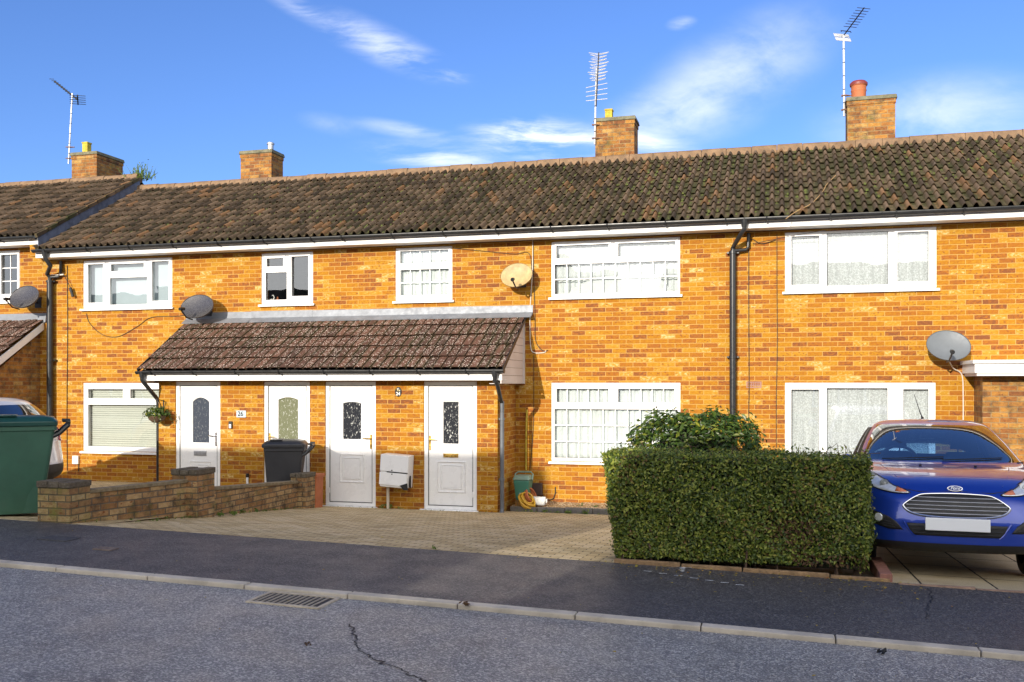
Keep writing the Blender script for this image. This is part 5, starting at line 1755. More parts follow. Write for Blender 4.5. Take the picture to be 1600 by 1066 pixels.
def bush(name, label, cat, c, rad, n, size, mat, seed, lo=0.0, asp=.45, clumps=26, flat=.8, dense=False):
    """a shrub: leaves gathered in many small clumps through the crown"""
    root = thing(name, label, cat, c)
    r = random.Random(seed)
    m = MB(); st = MB()
    cl = []
    for k in range(clumps):
        while True:
            v = Vector((r.uniform(-1, 1), r.uniform(-1, 1), r.uniform(-1, 1)))
            if .35 < (abs(v.x) ** 4 + abs(v.y) ** 4 + abs(v.z) ** 4) ** .25 < 1: break
        p = Vector((v.x * rad[0], v.y * rad[1], rad[2] + v.z * rad[2] * .95 + lo))
        cl.append((p, r.uniform(.16, .30)))
        st.tube([(r.gauss(0, .04), r.gauss(0, .04), -.12), (p.x * .4, p.y * .4, p.z * .5), tuple(p)], [.016, .010, .004], 5)
    if dense:                                            # a clipped mound: leaves over the whole surface, dark wood inside
        se = lambda v: (abs(v.x) ** 4.2 + abs(v.y) ** 4.2 + abs(v.z) ** 4.2) ** (-1 / 4.2)
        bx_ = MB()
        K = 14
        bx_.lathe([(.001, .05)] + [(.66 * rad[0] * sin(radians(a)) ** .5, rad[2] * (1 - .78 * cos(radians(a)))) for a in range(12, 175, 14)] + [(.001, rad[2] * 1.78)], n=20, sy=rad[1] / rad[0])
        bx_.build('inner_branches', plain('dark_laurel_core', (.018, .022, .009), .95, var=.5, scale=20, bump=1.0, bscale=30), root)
        for k in range(n):
            v = Vector((r.gauss(0, 1), r.gauss(0, 1), r.gauss(0, 1))).normalized()
            f = se(v)
            w_ = 1 + .04 * sin(7 * v.x + 2) * sin(9 * v.z + seed) + .03 * sin(17 * v.x + 5 * v.z)
            q = Vector((v.x * rad[0], v.y * rad[1], v.z * rad[2])) * f * w_ * (r.uniform(.78, 1.0) if r.random() < .97 else r.uniform(1.0, 1.08)) + Vector((0, 0, rad[2]))
            if q.z < .02: continue
            leaf(m, q, v + Vector((0, -.25, .5)), size, r, asp, .35)
        n = 0
    for k in range(n):
        p, R_ = r.choice(cl)
        v = Vector((r.gauss(0, 1), r.gauss(0, 1), r.gauss(0, .8))).normalized()
        q = p + v * R_ * min(rad) * r.uniform(.7, 1.35) * 1.6
        q.x = max(-rad[0] * 1.05, min(rad[0] * 1.05, q.x)); q.z = max(0, min(rad[2] * 2.02 + lo, q.z))
        leaf(m, q, v + Vector((0, -.3, .5)), size, r, asp, .35)
    st.build('branches', MATS['bark'], root)
    m.build('foliage', MATS[mat], root, recalc=False)
    return root


bush('laurel_bush', 'broad leaved laurel bush with glossy leaves behind the clipped hedge', 'bush', (-.86, -5.0, .22), (.72, .52, .755), 13000, .068, 'laurel_leaf', 2, asp=.45, clumps=40, dense=True)
bush("yellowing_shrub", "thin yellowing shrub at the right edge of the laurel bush", "shrub", (-.33, -5.1, .25), (.24, .28, .70), 900, .055, "yellow_leaf", 4, asp=.4, clumps=30)
bush('low_shrub', 'pale green low shrub growing just behind the hedge below the laurel', 'shrub', (-.85, HY1 + .12, .55), (.50, .12, .37), 900, .075, 'weed_leaf', 6, asp=.4, clumps=26)

# red brick edging at the end of the hedge, timber kerb along its front
m = MB()
x = HX0 + .10
for L in (.62, .55, .75, .50):
    dz = random.uniform(-.006, .006)
    if x + L > HX1 + .22: L = HX1 + .2 - x
    m.frustum([(x + .006, YB + .005, zb(x) - .1), (x + L - .006, YB + .005, zb(x + L) - .1), (x + L - .006, YB + .065, zb(x + L) - .1), (x + .006, YB + .065, zb(x) - .1)],
              [(x + .006, YB + .010, zb(x) + .028 + dz), (x + L - .006, YB + .012, zb(x + L) + .034 + dz), (x + L - .006, YB + .06, zb(x + L) + .034 + dz), (x + .006, YB + .06, zb(x) + .028 + dz)])
    x += L
tag(m.build('hedge_edging', plain('buff_edging', (.27, .17, .085), .85, var=.4, scale=9, bump=.6, dirt=.8), bevel=.008), 'worn buff edging strip along the foot of the hedge', 'edging')
for k in range(4):
    m = MB(); y = YB + .02 + k * .235
    m.box(.86, .965, y, y + .222, .1, zb(1) + .07 - .004 * k)
    tag(m.build('edging_brick', plain('red_edging_brick', (.26, .115, .085), .85, var=.25, scale=12, bump=.4, dirt=.3), bevel=.008),
        ['red edging brick at the hedge corner nearest the pavement', 'second red edging brick from the pavement beside the hedge', 'third red edging brick from the pavement beside the hedge', 'red edging brick farthest from the pavement beside the hedge'][k], 'brick', 'red edging bricks by the hedge')
m = MB()
for k in range(9):
    x = 1.0 + k * .62
    m.box(x + .005, x + .61, YB - .045, YB - .004, zb(x) - .1, zb(x) - .0 + .004)
struct('drive_edging', m, plain('pink_block_edging', (.33, .22, .16), .85, var=.25, scale=9, bump=.4))

# ------------------------------------------------------------------ small things on the ground
r = random.Random(77)


def tuft(m, x, y, z, s, n):
    for k in range(n):
        a = r.uniform(0, 2 * pi); l = s * r.uniform(.4, 1.1)
        b = Vector((x + cos(a) * l * .6, y + sin(a) * l * .4, z + l * r.uniform(.4, .9)))
        leaf(m, Vector((x, y, z)).lerp(b, r.uniform(.4, 1)), (cos(a), sin(a) - .5, .8), s * .6, r, .42)


m = MB()
for px, py, Y, s, n in [(608, 792, -1.16, .13, 26), (596, 793, -1.18, .09, 14), (625, 795, -1.18, .07, 12), (885, 800, -.72, .09, 22), (905, 800, -.30, .10, 18), (850, 806, -.70, .08, 22), (930, 801, -.35, .09, 18), (915, 812, -.72, .10, 24), (890, 812, -.73, .08, 20),
                        (870, 808, -.7, .06, 16), (830, 805, -.7, .06, 14), (345, 808, -4.55, .10, 16), (365, 806, -4.2, .11, 22), (380, 804, -3.8, .09, 16), (260, 816, -5.3, .06, 12), (205, 818, -5.9, .05, 10), (400, 803, -3.3, .08, 14), (680, 852, YB + .03, .06, 14), (150, 820, -6.35, .05, 10)]:
    X = PX(px, Y)
    tuft(m, X, Y, gz(X, Y) + (.06 if Y > -.65 else .0), s, n)
for k in range(70):
    Y = r.uniform(-6.2, -2.0); tuft(m, -7.15 + r.uniform(0, .07), Y, gz(-7.1, Y), r.uniform(.025, .06), 5)
for k in range(60):
    X = r.uniform(-7.1, -4.2); tuft(m, X, -1.11 - r.uniform(0, .12), gz(X, -1.1), r.uniform(.02, .04), 4)
for k in range(40):
    X = r.uniform(-4.1, -1.5); tuft(m, X, -.70, gz(X, -.7), r.uniform(.03, .06), 5)
tag(m.build('ground_weeds', MATS['weed_leaf'], recalc=False), 'scattered small weeds along the wall foot and gravel edge', 'weeds', kind='stuff')
m = MB()
for k in range(170):
    X = r.uniform(-1.6, 1.2); Y = YB - abs(r.gauss(0, .28)) - .01
    leaf(m, (X, Y, zb(X) + .012 + (YB - Y) * -.01), (0, 0, 3), r.uniform(.018, .035), r, .7)
for k in range(120):
    X = r.uniform(-9, 3.3); Y = r.uniform(YK - 1.2, YB + .6)
    if YK - .04 < Y < YK + .14: continue
    z = zk(X) - .012 if Y < YK else zk(X) + (zb(X) - zk(X)) * min(1, (Y - YK - .125) / (YB - YK - .125)) + .008
    leaf(m, (X, Y, z), (0, 0, 3), r.uniform(.012, .03), r, .7)
tag(m.build('fallen_leaves', MATS['dry_leaf'], recalc=False), 'yellow fallen leaves scattered on the tarmac below the hedge', 'leaves', kind='stuff')


def on_ground(px, py):
    """point of the street surface seen at a photo pixel"""
    u, v = (px - 800) / F, (py - 600) / F
    dx, dy = u * CY - SY, CY + u * SY
    lo, hi = 3.0, 16.0
    for _ in range(50):
        t = (lo + hi) / 2
        X, Y, Z = dx * t, -CD + dy * t, CZ - v * t
        if Y < YK: zg = zk(X) - .03
        elif Y < YB: zg = zk(X) + (zb(X) - zk(X)) * (Y - YK) / (YB - YK)
        else: zg = gz(X, Y)
        if Z > zg: lo = t
        else: hi = t
    return X, Y, zg


# road gully
a, b, c, d_ = [on_ground(*p) for p in ((383, 939), (432, 929), (527, 938), (486, 950))]
gx, gy = (a[0] + b[0] + c[0] + d_[0]) / 4, YK - .205
gl = thing('drain_grate', 'rectangular iron drain grate set in the road against the kerb', 'drain', (gx, gy, zk(gx) - .0325))
m = MB()
w_, h_ = .62, .38
slope = -.0252
for y0, y1 in ((-h_ / 2, -h_ / 2 + .03), (h_ / 2 - .03, h_ / 2)): m.box(-w_ / 2, w_ / 2, y0, y1, -.03, .012)
for x0, x1 in ((-w_ / 2, -w_ / 2 + .03), (w_ / 2 - .03, w_ / 2)): m.box(x0, x1, -h_ / 2 + .031, h_ / 2 - .031, -.03, .0115)
m.build('frame', plain('pale_worn_iron', (.55, .47, .35), .6, metal=.3, var=.25, scale=14), gl, bevel=.003)
m = MB()
for k in range(11):
    x = -w_ / 2 + .055 + k * .047
    m.box(x, x + .018, -h_ / 2 + .032, h_ / 2 - .032, -.025, .009, M=Matrix.Shear('XZ', 4, (0, 0)))
m.build('bars', plain('pale_worn_iron', (.40, .34, .25), .6, metal=.3, var=.25, scale=14), gl)
m = MB(); m.box(-w_ / 2 + .03, w_ / 2 - .03, -h_ / 2 + .03, h_ / 2 - .03, .0012, .0035); m.build('well', MATS['black'], gl)
gl.rotation_euler = (0, .0252, 0)
# stop tap covers in the footway
for px, py, w_, h_, col, lab, nm in ((165, 858, .20, .12, (.13, .10, .085), 'small rusty brown utility cover in the pavement', 'utility_cover'), (92, 842, .34, .22, (.05, .05, .055), 'dark square utility cover in the pavement near the bin', 'utility_cover')):
    X, Y, Z = on_ground(px, py)
    t = thing(nm, lab, 'cover', (X, Y, Z + .001)); t.rotation_euler = (0, .0235, 0)
    m = MB(); slab_holes(m, -w_ / 2, w_ / 2, -h_ / 2, h_ / 2, [(-w_ / 2 + .02, w_ / 2 - .02, -h_ / 2 + .02, h_ / 2 - .02)], -.01, .008)
    m.v = [(x, z, y) for x, y, z in m.v]
    m.build('frame', plain('worn_iron', tuple(c * 1.3 for c in col), .7, var=.3, scale=20), t)
    m = MB(); m.box(-w_ / 2 + .024, w_ / 2 - .024, -h_ / 2 + .024, h_ / 2 - .024, -.01, .006); m.build('lid', plain('rusty_iron', col, .75, var=.35, scale=25, bump=.4), t)
# crack in the road, another in the footway
def crack(pts, label, wd=.009):
    r = random.Random(len(pts))
    m = MB()
    P = [Vector(on_ground(*p)) for p in pts]
    Q = []
    for a, b in zip(P, P[1:]):
        for k in range(9):
            Q.append(a.lerp(b, k / 9) + Vector((r.gauss(0, .012), r.gauss(0, .012), .0035)))
    Q.append(P[-1] + Vector((0, 0, .0035)))
    for a, b in zip(Q, Q[1:]):
        n = (b - a).cross(Vector((0, 0, 1))).normalized() * wd * r.uniform(.4, 1.2) * .5
        m.quad(a - n, a + n, b + n, b - n)
    return tag(m.build('road_crack', MATS['black'], recalc=False), label, 'crack', kind='structure')


crack([(546, 976), (556, 992), (556, 1008), (572, 1024), (600, 1036), (640, 1054), (665, 1066)], 'dark branching crack in the road surface', .014)
crack([(1450, 920), (1456, 938), (1447, 952), (1449, 968)], 'fine crack in the pavement tarmac', .008)
# litter of the road edge: a clump of dead leaves, a few chips of stone
def scrap(px, py, s, mat, label, name, cat):
    X, Y, Z = on_ground(px, py)
    m = MB(); r = random.Random(px)
    for k in range(14): leaf(m, (r.gauss(0, s * .5), r.gauss(0, s * .35), r.uniform(.0, s * .5)), (r.gauss(0, .6), r.gauss(0, .6), 1), s, r, .6)
    o = m.build(name, mat, recalc=False); o.location = (X, Y, Z + .006)
    return tag(o, label, cat)


scrap(1378, 1021, .035, MATS['black'], 'black scrap of debris on the road below the kerb', 'road_debris', 'debris')
scrap(727, 950, .035, MATS['dead_leaf'], 'brown clump of dead leaves caught against the kerb', 'leaf_clump', 'leaves')
scrap(480, 1008, .022, MATS['bark'], 'dark flat scrap lying on the road left of the crack', 'road_debris', 'debris')
# white spray of paint on the footway below the hedge
m = MB()
r = random.Random(8)
X, Y, Z = on_ground(1067, 888)
for (dx, dy, rr) in ((0, .04, .07), (.05, .05, .05), (-.05, .05, .04), (0, -.05, .03), (.0, -.11, .03), (.01, -.16, .02)):
    n = 12
    m.add([(X + dx + rr * cos(2 * pi * k / n) * r.uniform(.7, 1.2), Y + dy + rr * .7 * sin(2 * pi * k / n) * r.uniform(.7, 1.2), Z + .004) for k in range(n)], [tuple(range(n))])
for k in range(7):
    a = on_ground(1005 + k * 24, 893 + k * 3.6); m.quad((a[0], a[1], a[2] + .004), (a[0] + .07, a[1], a[2] + .0025), (a[0] + .075, a[1] + .02, a[2] + .0025), (a[0] + .005, a[1] + .02, a[2] + .004))
tag(m.build('paint_splash', plain('white_spray_paint', (.55, .56, .56), .8, var=.3, scale=30), recalc=False), 'white paint splash and dashes on the tarmac below the hedge', 'paint mark', kind='structure')
# ------------------------------------------------------------------ cars: a small hatchback lofted from horizontal slices
def car_paint(name, col, metal, flake):
    m, g = new_mat(name)
    ob = g.n('TexCoord').outputs['Object']
    c = g.mix(g.rng(g.noise(ob, 2.0, 5, .6), .45, .8, 0, .25), col, tuple(min(1, x * 1.25 + .01) for x in col))
    p = g.n('BsdfPrincipled', {'Base Color': c, 'Metallic': metal, 'Roughness': .32, 'Coat Weight': 1.0, 'Coat Roughness': .03, 'Coat IOR': 1.6})
    if flake:
        b = g.n('Bump', {'Height': g.noise(ob, 900, 1, .5), 'Strength': .06, 'Distance': .002})
        g.nt.links.new(b.outputs[0], p.inputs['Normal'])
    finish(g, p.outputs[0])
    return m


MATS['blue_paint'] = car_paint('metallic_blue_paint', (.006, .042, .37), .35, True)
MATS['white_paint'] = car_paint('white_car_paint', (.72, .72, .73), .0, False)
MATS['lamp_glass'] = glass_mat('clear_lamp_cover', (.95, .97, 1.0), .10)
MATS['lamp_white'] = plain('lamp_reflector', (.72, .75, .78), .12, metal=.25, var=.12, scale=30, coat=1.0)
MATS['lamp_amber'] = plain('amber_lens', (.72, .22, .10), .2, var=.1)
MATS['red_lens'] = plain('red_lens', (.45, .01, .02), .15, var=.1)
MATS['trim'] = plain('black_trim', (.014, .014, .015), .5, var=.1)
MATS['seat'] = plain('dark_seat_cloth', (.03, .032, .04), .9, var=.2)
MATS['silver'] = plain('alloy_wheel', (.45, .46, .47), .3, metal=.8, var=.05)
MATS['plate'] = plain('blank_white_plate', (.86, .88, .89), .35, var=.01)

# z, half width, front y, corner length, exponent, rear y, rear corner
TAB = [(.235, .72, .20, .50, 2.3, 3.80, .4), (.252, .79, .075, .52, 2.4, 3.88, .4), (.30, .838, .015, .54, 2.4, 3.94, .4), (.38, .856, .003, .54, 2.4, 3.96, .4), (.48, .86, .0, .54, 2.4, 3.96, .4), (.56, .86, .012, .54, 2.4, 3.95, .4),
       (.64, .86, .032, .55, 2.35, 3.94, .4), (.71, .858, .060, .56, 2.3, 3.93, .4), (.77, .855, .105, .58, 2.25, 3.93, .4), (.81, .85, .15, .62, 2.25, 3.93, .4), (.85, .842, .215, .62, 2.25, 3.92, .4), (.89, .832, .32, .60, 2.3, 3.91, .38),
       (.93, .82, .48, .57, 2.35, 3.90, .36), (.965, .808, .69, .52, 2.4, 3.88, .34), (.995, .795, .92, .44, 2.4, 3.86, .32), (1.03, .775, 1.07, .40, 2.4, 3.84, .3), (1.12, .735, 1.26, .40, 2.4, 3.78, .3), (1.22, .69, 1.48, .40, 2.4, 3.70, .3),
       (1.32, .635, 1.72, .40, 2.4, 3.60, .3), (1.385, .59, 1.90, .38, 2.4, 3.52, .3), (1.42, .55, 2.03, .36, 2.4, 3.46, .3), (1.45, .48, 2.20, .34, 2.4, 3.36, .3), (1.468, .38, 2.38, .3, 2.3, 3.22, .3), (1.478, .22, 2.62, .24, 2.2, 3.0, .2), (1.481, .05, 2.76, .08, 2.1, 2.86, .06)]
N1, N2, N3 = 22, 20, 14


def half_ring(row):
    z, W_, yf, cf, p, yr, cr = row
    pts = []
    for i in range(N1):
        a = (i / N1) * pi / 2
        pts.append((W_ * sin(a) ** (2 / p), yf + cf * (1 - max(0, cos(a)) ** (2 / p))))
    for i in range(N2 + 1): pts.append((W_, yf + cf + (yr - cr - yf - cf) * i / N2))
    for i in range(1, N3 + 1):
        a = (1 - i / N3) * pi / 2
        pts.append((W_ * max(0, sin(a)) ** (2 / p), yr - cr * (1 - max(0, cos(a)) ** (2 / p))))
    return pts


def build_car(name, label, loc, rz, pitch, paint, front=True, cat='car'):
    root = thing(name, label, cat, loc)
    root.rotation_euler = (pitch, 0, rz)
    rows = catmull(TAB, 5, closed=False)
    vs, fs, mi = [], [], []
    H = N1 + N2 + N3
    ring_n = 2 * H
    for row in rows:
        hp = half_ring(row)
        full = hp + [(-x, y) for x, y in hp[-2:0:-1]]
        vs += [(x, y, row[0]) for x, y in full]
    n = len(full)
    for a in range(len(rows) - 1):
        zc = (rows[a][0] + rows[a + 1][0]) / 2
        for i in range(n):
            fs.append((a * n + i, a * n + (i + 1) % n, (a + 1) * n + (i + 1) % n, (a + 1) * n + i))
            k = i if i < H else n - 1 - i                # index along the half ring
            mat = 0
            if zc < .325: mat = 1
            if 1.035 < zc < 1.40:
                if k < N1 * .77: mat = 2
                elif N1 * .88 <= k < N1 + 7 or N1 + 8 <= k < N1 + N2 - 2: mat = 3 if 1.05 < zc < 1.375 else 0
                elif k >= N1 + N2 + 3 and 1.07 < zc < 1.36: mat = 4
                if k >= N1 * .77 and k < N1 * .88: mat = 0
            mi.append(mat)
    fs.append(tuple(range(n - 1, -1, -1))); mi.append(1)
    fs.append(tuple((len(rows) - 1) * n + i for i in range(n))); mi.append(0)
    me = bpy.data.meshes.new('loft'); me.from_pydata(vs, [], fs)
    names = ['body', 'lower_trim', 'windscreen', 'side_window', 'rear_window', 'wheel_arch']
    for q in (paint, MATS['trim'], MATS['car_glass'], MATS['car_glass'], MATS['car_glass'], MATS['black']): me.materials.append(q)
    me.polygons.foreach_set('material_index', mi)
    lo = bpy.data.objects.new('loft', me); COL.objects.link(lo)
    bv = BVHTree.FromPolygons([Vector(v) for v in vs], fs)
    cut = MB()
    for y in (.80, 3.28):
        for s in (-1, 1): cut.cyl((s * .56, y, .30), (s * 1.1, y, .30), .355, n=40)
    co = cut.build('cutter', MATS['black'])
    md = lo.modifiers.new('b', 'BOOLEAN'); md.operation = 'DIFFERENCE'; md.solver = 'EXACT'; md.object = co; md.material_mode = 'TRANSFER'
    dg = bpy.context.evaluated_depsgraph_get()
    res = bpy.data.meshes.new_from_object(lo.evaluated_get(dg))
    idx = {mm.name: i for i, mm in enumerate(res.materials) if mm}
    out = {}
    for k, nm in enumerate(names):
        bm = bmesh.new(); bm.from_mesh(res)
        if k == 5: keep = [i for i, mm in enumerate(res.materials) if mm == MATS['black']]
        else: keep = [k]
        dl = [f for f in bm.faces if f.material_index not in keep]
        bmesh.ops.delete(bm, geom=dl, context='FACES')
        if len(bm.faces) == 0: bm.free(); continue
        for f in bm.faces: f.smooth = True; f.material_index = 0
        m2 = bpy.data.meshes.new(nm); bm.to_mesh(m2); bm.free()
        m2.materials.append([paint, MATS['trim'], MATS['car_glass'], MATS['car_glass'], MATS['car_glass'], MATS['black']][k])
        try: m2.set_sharp_from_angle(angle=radians(40))
        except Exception: pass
        o = bpy.data.objects.new(nm, m2); COL.objects.link(o); o.parent = root
        out[nm] = o
        if nm in ('side_window', 'wheel_arch'):          # each pane, each arch a part of its own
            bm = bmesh.new(); bm.from_mesh(m2); bm.faces.ensure_lookup_table()
            seen, groups = set(), []
            for f0 in bm.faces:
                if f0.index in seen: continue
                st, grp = [f0], []
                seen.add(f0.index)
                while st:
                    f = st.pop(); grp.append(f.index)
                    for e in f.edges:
                        for g2 in e.link_faces:
                            if g2.index not in seen: seen.add(g2.index); st.append(g2)
                groups.append(set(grp))
            bm.free()
            if len(groups) > 1:
                for grp in groups:
                    bm = bmesh.new(); bm.from_mesh(m2); bm.faces.ensure_lookup_table()
                    bmesh.ops.delete(bm, geom=[f for f in bm.faces if f.index not in grp], context='FACES')
                    m3 = bpy.data.meshes.new(nm); bm.to_mesh(m3); bm.free(); m3.materials.append(m2.materials[0])
                    o3 = bpy.data.objects.new(nm, m3); COL.objects.link(o3); o3.parent = root
                bpy.data.objects.remove(o)
    bpy.data.objects.remove(lo); bpy.data.objects.remove(co)

    def proj(x, z, off=0.0, rear=False):
        h = bv.ray_cast(Vector((x, 6 if rear else -2, z)), Vector((0, -1 if rear else 1, 0)))
        if h[0] is None: return Vector((x, 3.9 if rear else .6, z))
        nn = h[1] if (h[1].y < 0) != rear else -h[1]
        return h[0] + nn * off

    def decal(nm, poly, off, mat, parent=root, rear=False, th=.006, cuts=3):
        bm = bmesh.new()
        f = bm.faces.new([bm.verts.new((p[0], 0, p[1])) for p in poly])
        bmesh.ops.triangulate(bm, faces=[f])
        for _ in range(cuts):
            bmesh.ops.subdivide_edges(bm, edges=[e for e in bm.edges if e.calc_length() > .03], cuts=1)
            bmesh.ops.triangulate(bm, faces=bm.faces[:])
        for v in bm.verts: v.co = proj(v.co.x, v.co.z, off, rear)
        for f in bm.faces: f.smooth = True
        bmesh.ops.recalc_face_normals(bm, faces=bm.faces)
        me = bpy.data.meshes.new(nm); bm.to_mesh(me); bm.free(); me.materials.append(mat)
        o = bpy.data.objects.new(nm, me); COL.objects.link(o); o.parent = parent
        s = o.modifiers.new('s', 'SOLIDIFY'); s.thickness = th; s.offset = 0
        return o

    def strip(nm, pts, r, off, mat, parent=root, rear=False):
        m = MB(); m.tube([proj(x, z, off, rear) for x, z in pts], r, 6)
        return m.build(nm, mat, parent, smooth=True)

    mir = lambda poly: [(-x, z) for x, z in poly][::-1]
    lerp2 = lambda a, b, n: [(a[0] + (b[0] - a[0]) * i / n, a[1] + (b[1] - a[1]) * i / n) for i in range(n + 1)]
    # wheels
    for y in (.80, 3.28):
        for s in (-1, 1):
            m = MB()
            T = Matrix.Translation((s * .735, y, .30)) @ Matrix.Rotation(pi / 2 * s, 4, 'Y')
            m.lathe([(.20, -.09), (.27, -.098), (.297, -.08), (.302, 0), (.297, .08), (.27, .098), (.20, .09)], n=36, M=T)
            wh = m.build('wheel', MATS['rubber'], root, smooth=True)
            m = MB()
            m.lathe([(.205, .088), (.195, .075), (.18, .03), (.02, .03), (.001, .035)], n=36, M=T)
            for k in range(7):
                a = 2 * pi * k / 7
                m.frustum([T @ Vector((cos(a) * .03 - sin(a) * b, sin(a) * .03 + cos(a) * b, z)) for b, z in ((-.022, .04), (.022, .04), (.022, .082), (-.022, .082))],
                          [T @ Vector((cos(a) * .198 - sin(a) * b, sin(a) * .198 + cos(a) * b, z)) for b, z in ((-.014, .04), (.014, .04), (.014, .086), (-.014, .086))])
            m.build('rim', MATS['silver'], wh, smooth=True)
    # interior
    m = MB()
    m.box(-.68, .68, 1.12, 1.50, .70, .99)
    m.prism([(1.0, .96), (1.45, 1.0), (1.5, .9), (1.0, .9)], 'x', -.70, .70)
    m.build('dashboard', MATS['trim'], root, bevel=.02)
    m = MB(); m.box(-.70, .70, 1.3, 3.6, .32, .40); m.build('cabin_floor', MATS['trim'], root)
    for x in (-.36, .36):
        m = MB()
        m.frustum([(x - .25, 1.75, .42), (x + .25, 1.75, .42), (x + .25, 2.2, .40), (x - .25, 2.2, .40)], [(x - .24, 1.75, .60), (x + .24, 1.75, .60), (x + .24, 2.2, .56), (x - .24, 2.2, .56)])
        m.frustum([(x - .25, 2.12, .55), (x + .25, 2.12, .55), (x + .25, 2.26, .55), (x - .25, 2.26, .55)], [(x - .19, 2.30, 1.11), (x + .19, 2.30, 1.11), (x + .19, 2.40, 1.11), (x - .19, 2.40, 1.11)])
        st = m.build('seat', MATS['seat'], root, bevel=.04)
        m = MB(); m.frustum([(x - .14, 2.30, 1.14), (x + .14, 2.30, 1.14), (x + .14, 2.39, 1.14), (x - .14, 2.39, 1.14)], [(x - .11, 2.32, 1.31), (x + .11, 2.32, 1.31), (x + .11, 2.39, 1.31), (x - .11, 2.39, 1.31)])
        m.cyl((x - .06, 2.35, 1.08), (x - .06, 2.35, 1.16), .008); m.cyl((x + .06, 2.35, 1.08), (x + .06, 2.35, 1.16), .008)
        m.build('headrest', MATS['seat'], st, bevel=.03)
    m = MB(); m.frustum([(-.62, 3.0, .45), (.62, 3.0, .45), (.62, 3.2, .45), (-.62, 3.2, .45)], [(-.58, 3.15, 1.02), (.58, 3.15, 1.02), (.58, 3.28, 1.02), (-.58, 3.28, 1.02)])
    m.build('rear_seat', MATS['seat'], root, bevel=.04)
    m = MB()
    T = Matrix.Translation((-.36, 1.60, 1.0)) @ Matrix.Rotation(radians(65), 4, 'X')
    m.tube([T @ Vector((.185 * cos(a), .185 * sin(a), 0)) for a in [2 * pi * k / 28 for k in range(29)]], .016, 8)
    m.cyl(T @ Vector((0, 0, -.03)), T @ Vector((0, 0, .02)), .06, n=14)
    m.box(-.17, .17, -.02, .02, -.01, .01, M=T); m.box(-.02, .02, -.17, 0, -.01, .01, M=T)
    m.build('steering_wheel', MATS['trim'], root, smooth=True)
    m = MB(); m.box(-.12, .12, 1.80, 1.83, 1.26, 1.325); m.build('rear_view_mirror', MATS['trim'], root, bevel=.01)
    # door mirrors
    for s in (-1, 1):
        m = MB()
        prof = []
        for k in range(9):
            t = k / 8; rr = sin(pi * min(max(t, .04), .97)) ** .5
            prof.append((t, rr))
        vs2, fs2 = [], []
        for t, rr in prof:
            for q in range(14):
                a = 2 * pi * q / 14
                vs2.append((s * (.79 + .18 * t), 1.33 + .05 * t + .075 * rr * cos(a), 1.0 + .082 * rr * sin(a)))
        for k in range(8):
            for q in range(14): fs2.append((k * 14 + q, k * 14 + (q + 1) % 14, (k + 1) * 14 + (q + 1) % 14, (k + 1) * 14 + q))
        m.add(vs2, fs2 + [tuple(range(14)), tuple(8 * 14 + q for q in range(14))])
        dm = m.build('door_mirror', paint, root, smooth=True)
        m = MB(); m.tube([(s * .78, 1.36, .97), (s * .86, 1.36, .965)], .03, 8); m.build('mirror_arm', MATS['trim'], dm)
    # aerial on the roof
    m = MB(); m.cyl((0, 2.98, 1.47), (0, 3.02, 1.50), .022, .014, n=10); m.tube([(0, 3.01, 1.49), (-.03, 3.08, 1.60), (-.07, 3.22, 1.78)], [.008, .005, .003], 6)
    m.build('roof_aerial', MATS['trim'], root, smooth=True)
    # wipers
    m = MB()
    for x0, x1 in ((-.55, .02), (.0, .56)):
        m.tube([proj(x0 + (x1 - x0) * k / 8, 1.035 + .03 * k / 8, .010) for k in range(9)], .0055, 6)
    m.build('wiper', MATS['trim'], root)
    # front: bonnet line, grille, lamps, intakes, plate, badge
    if front:
        bl = [(-.80, .945), (-.70, .915), (-.56, .865), (-.44, .795), (-.30, .775), (0, .785)]
        strip('bonnet_gap', bl + [(-x, z) for x, z in bl[-2::-1]], .0045, .001, MATS['black'])
        for s in (-1, 1):
            strip('bonnet_gap', [(s * .81, .945), (s * .80, .955), (s * .775, .975), (s * .75, .99)], .004, .001, MATS['black'])
            strip('bonnet_crease', [(s * .40, .83), (s * .47, .90), (s * .54, .96), (s * .58, .99)], .006, -.001, paint)
        gp0 = [(-.47, .645), (-.42, .69), (-.34, .735), (-.27, .752), (-.12, .760), (0, .762), (.12, .760), (.27, .752), (.34, .735), (.42, .69), (.47, .645), (.44, .61), (.38, .583), (.28, .566), (.14, .558), (0, .556), (-.14, .558), (-.28, .566), (-.38, .583), (-.44, .61)]
        gp = [(x * .925, z) for x, z in gp0]
        gr = decal('grille', gp, .004, MATS['trim'])
        strip('grille_surround', catmull(gp, 3) + [gp[0]], .0065, .008, MATS['chrome'], gr)
        strip('grille_lip', catmull(gp[10:] + gp[:1], 3, closed=False), .010, .009, MATS['chrome'], gr)
        def width_at(z):
            xs = [p[0] + (q[0] - p[0]) * (z - p[1]) / (q[1] - p[1]) for p, q in zip(gp, gp[1:] + gp[:1]) if (p[1] - z) * (q[1] - z) < 0]
            return max(xs)
        for k in range(5):
            z = .592 + k * .033
            wv = width_at(z) - .012
            m = MB()
            for e0, e1 in zip([i for i in lerp2((-wv, z), (wv, z), 24)], lerp2((-wv, z), (wv, z), 24)[1:]):
                a, b = proj(*e0, .010), proj(*e1, .010)
                m.box(0, 0, 0, 0, 0, 0) if False else m.cyl(a, b, .0042, n=6, cap=False)
            m.build('grille_bar', MATS['alu'], gr, smooth=True)
        hl = [(.37, .762), (.47, .752), (.58, .765), (.69, .800), (.775, .860), (.81, .935), (.80, .955), (.74, .945), (.66, .915), (.58, .87), (.50, .815)]
        hl = catmull(hl, 3)
        cxh, czh = .63, .86
        sc = lambda f: [(cxh + (x - cxh) * f, czh + (z - czh) * f) for x, z in hl]
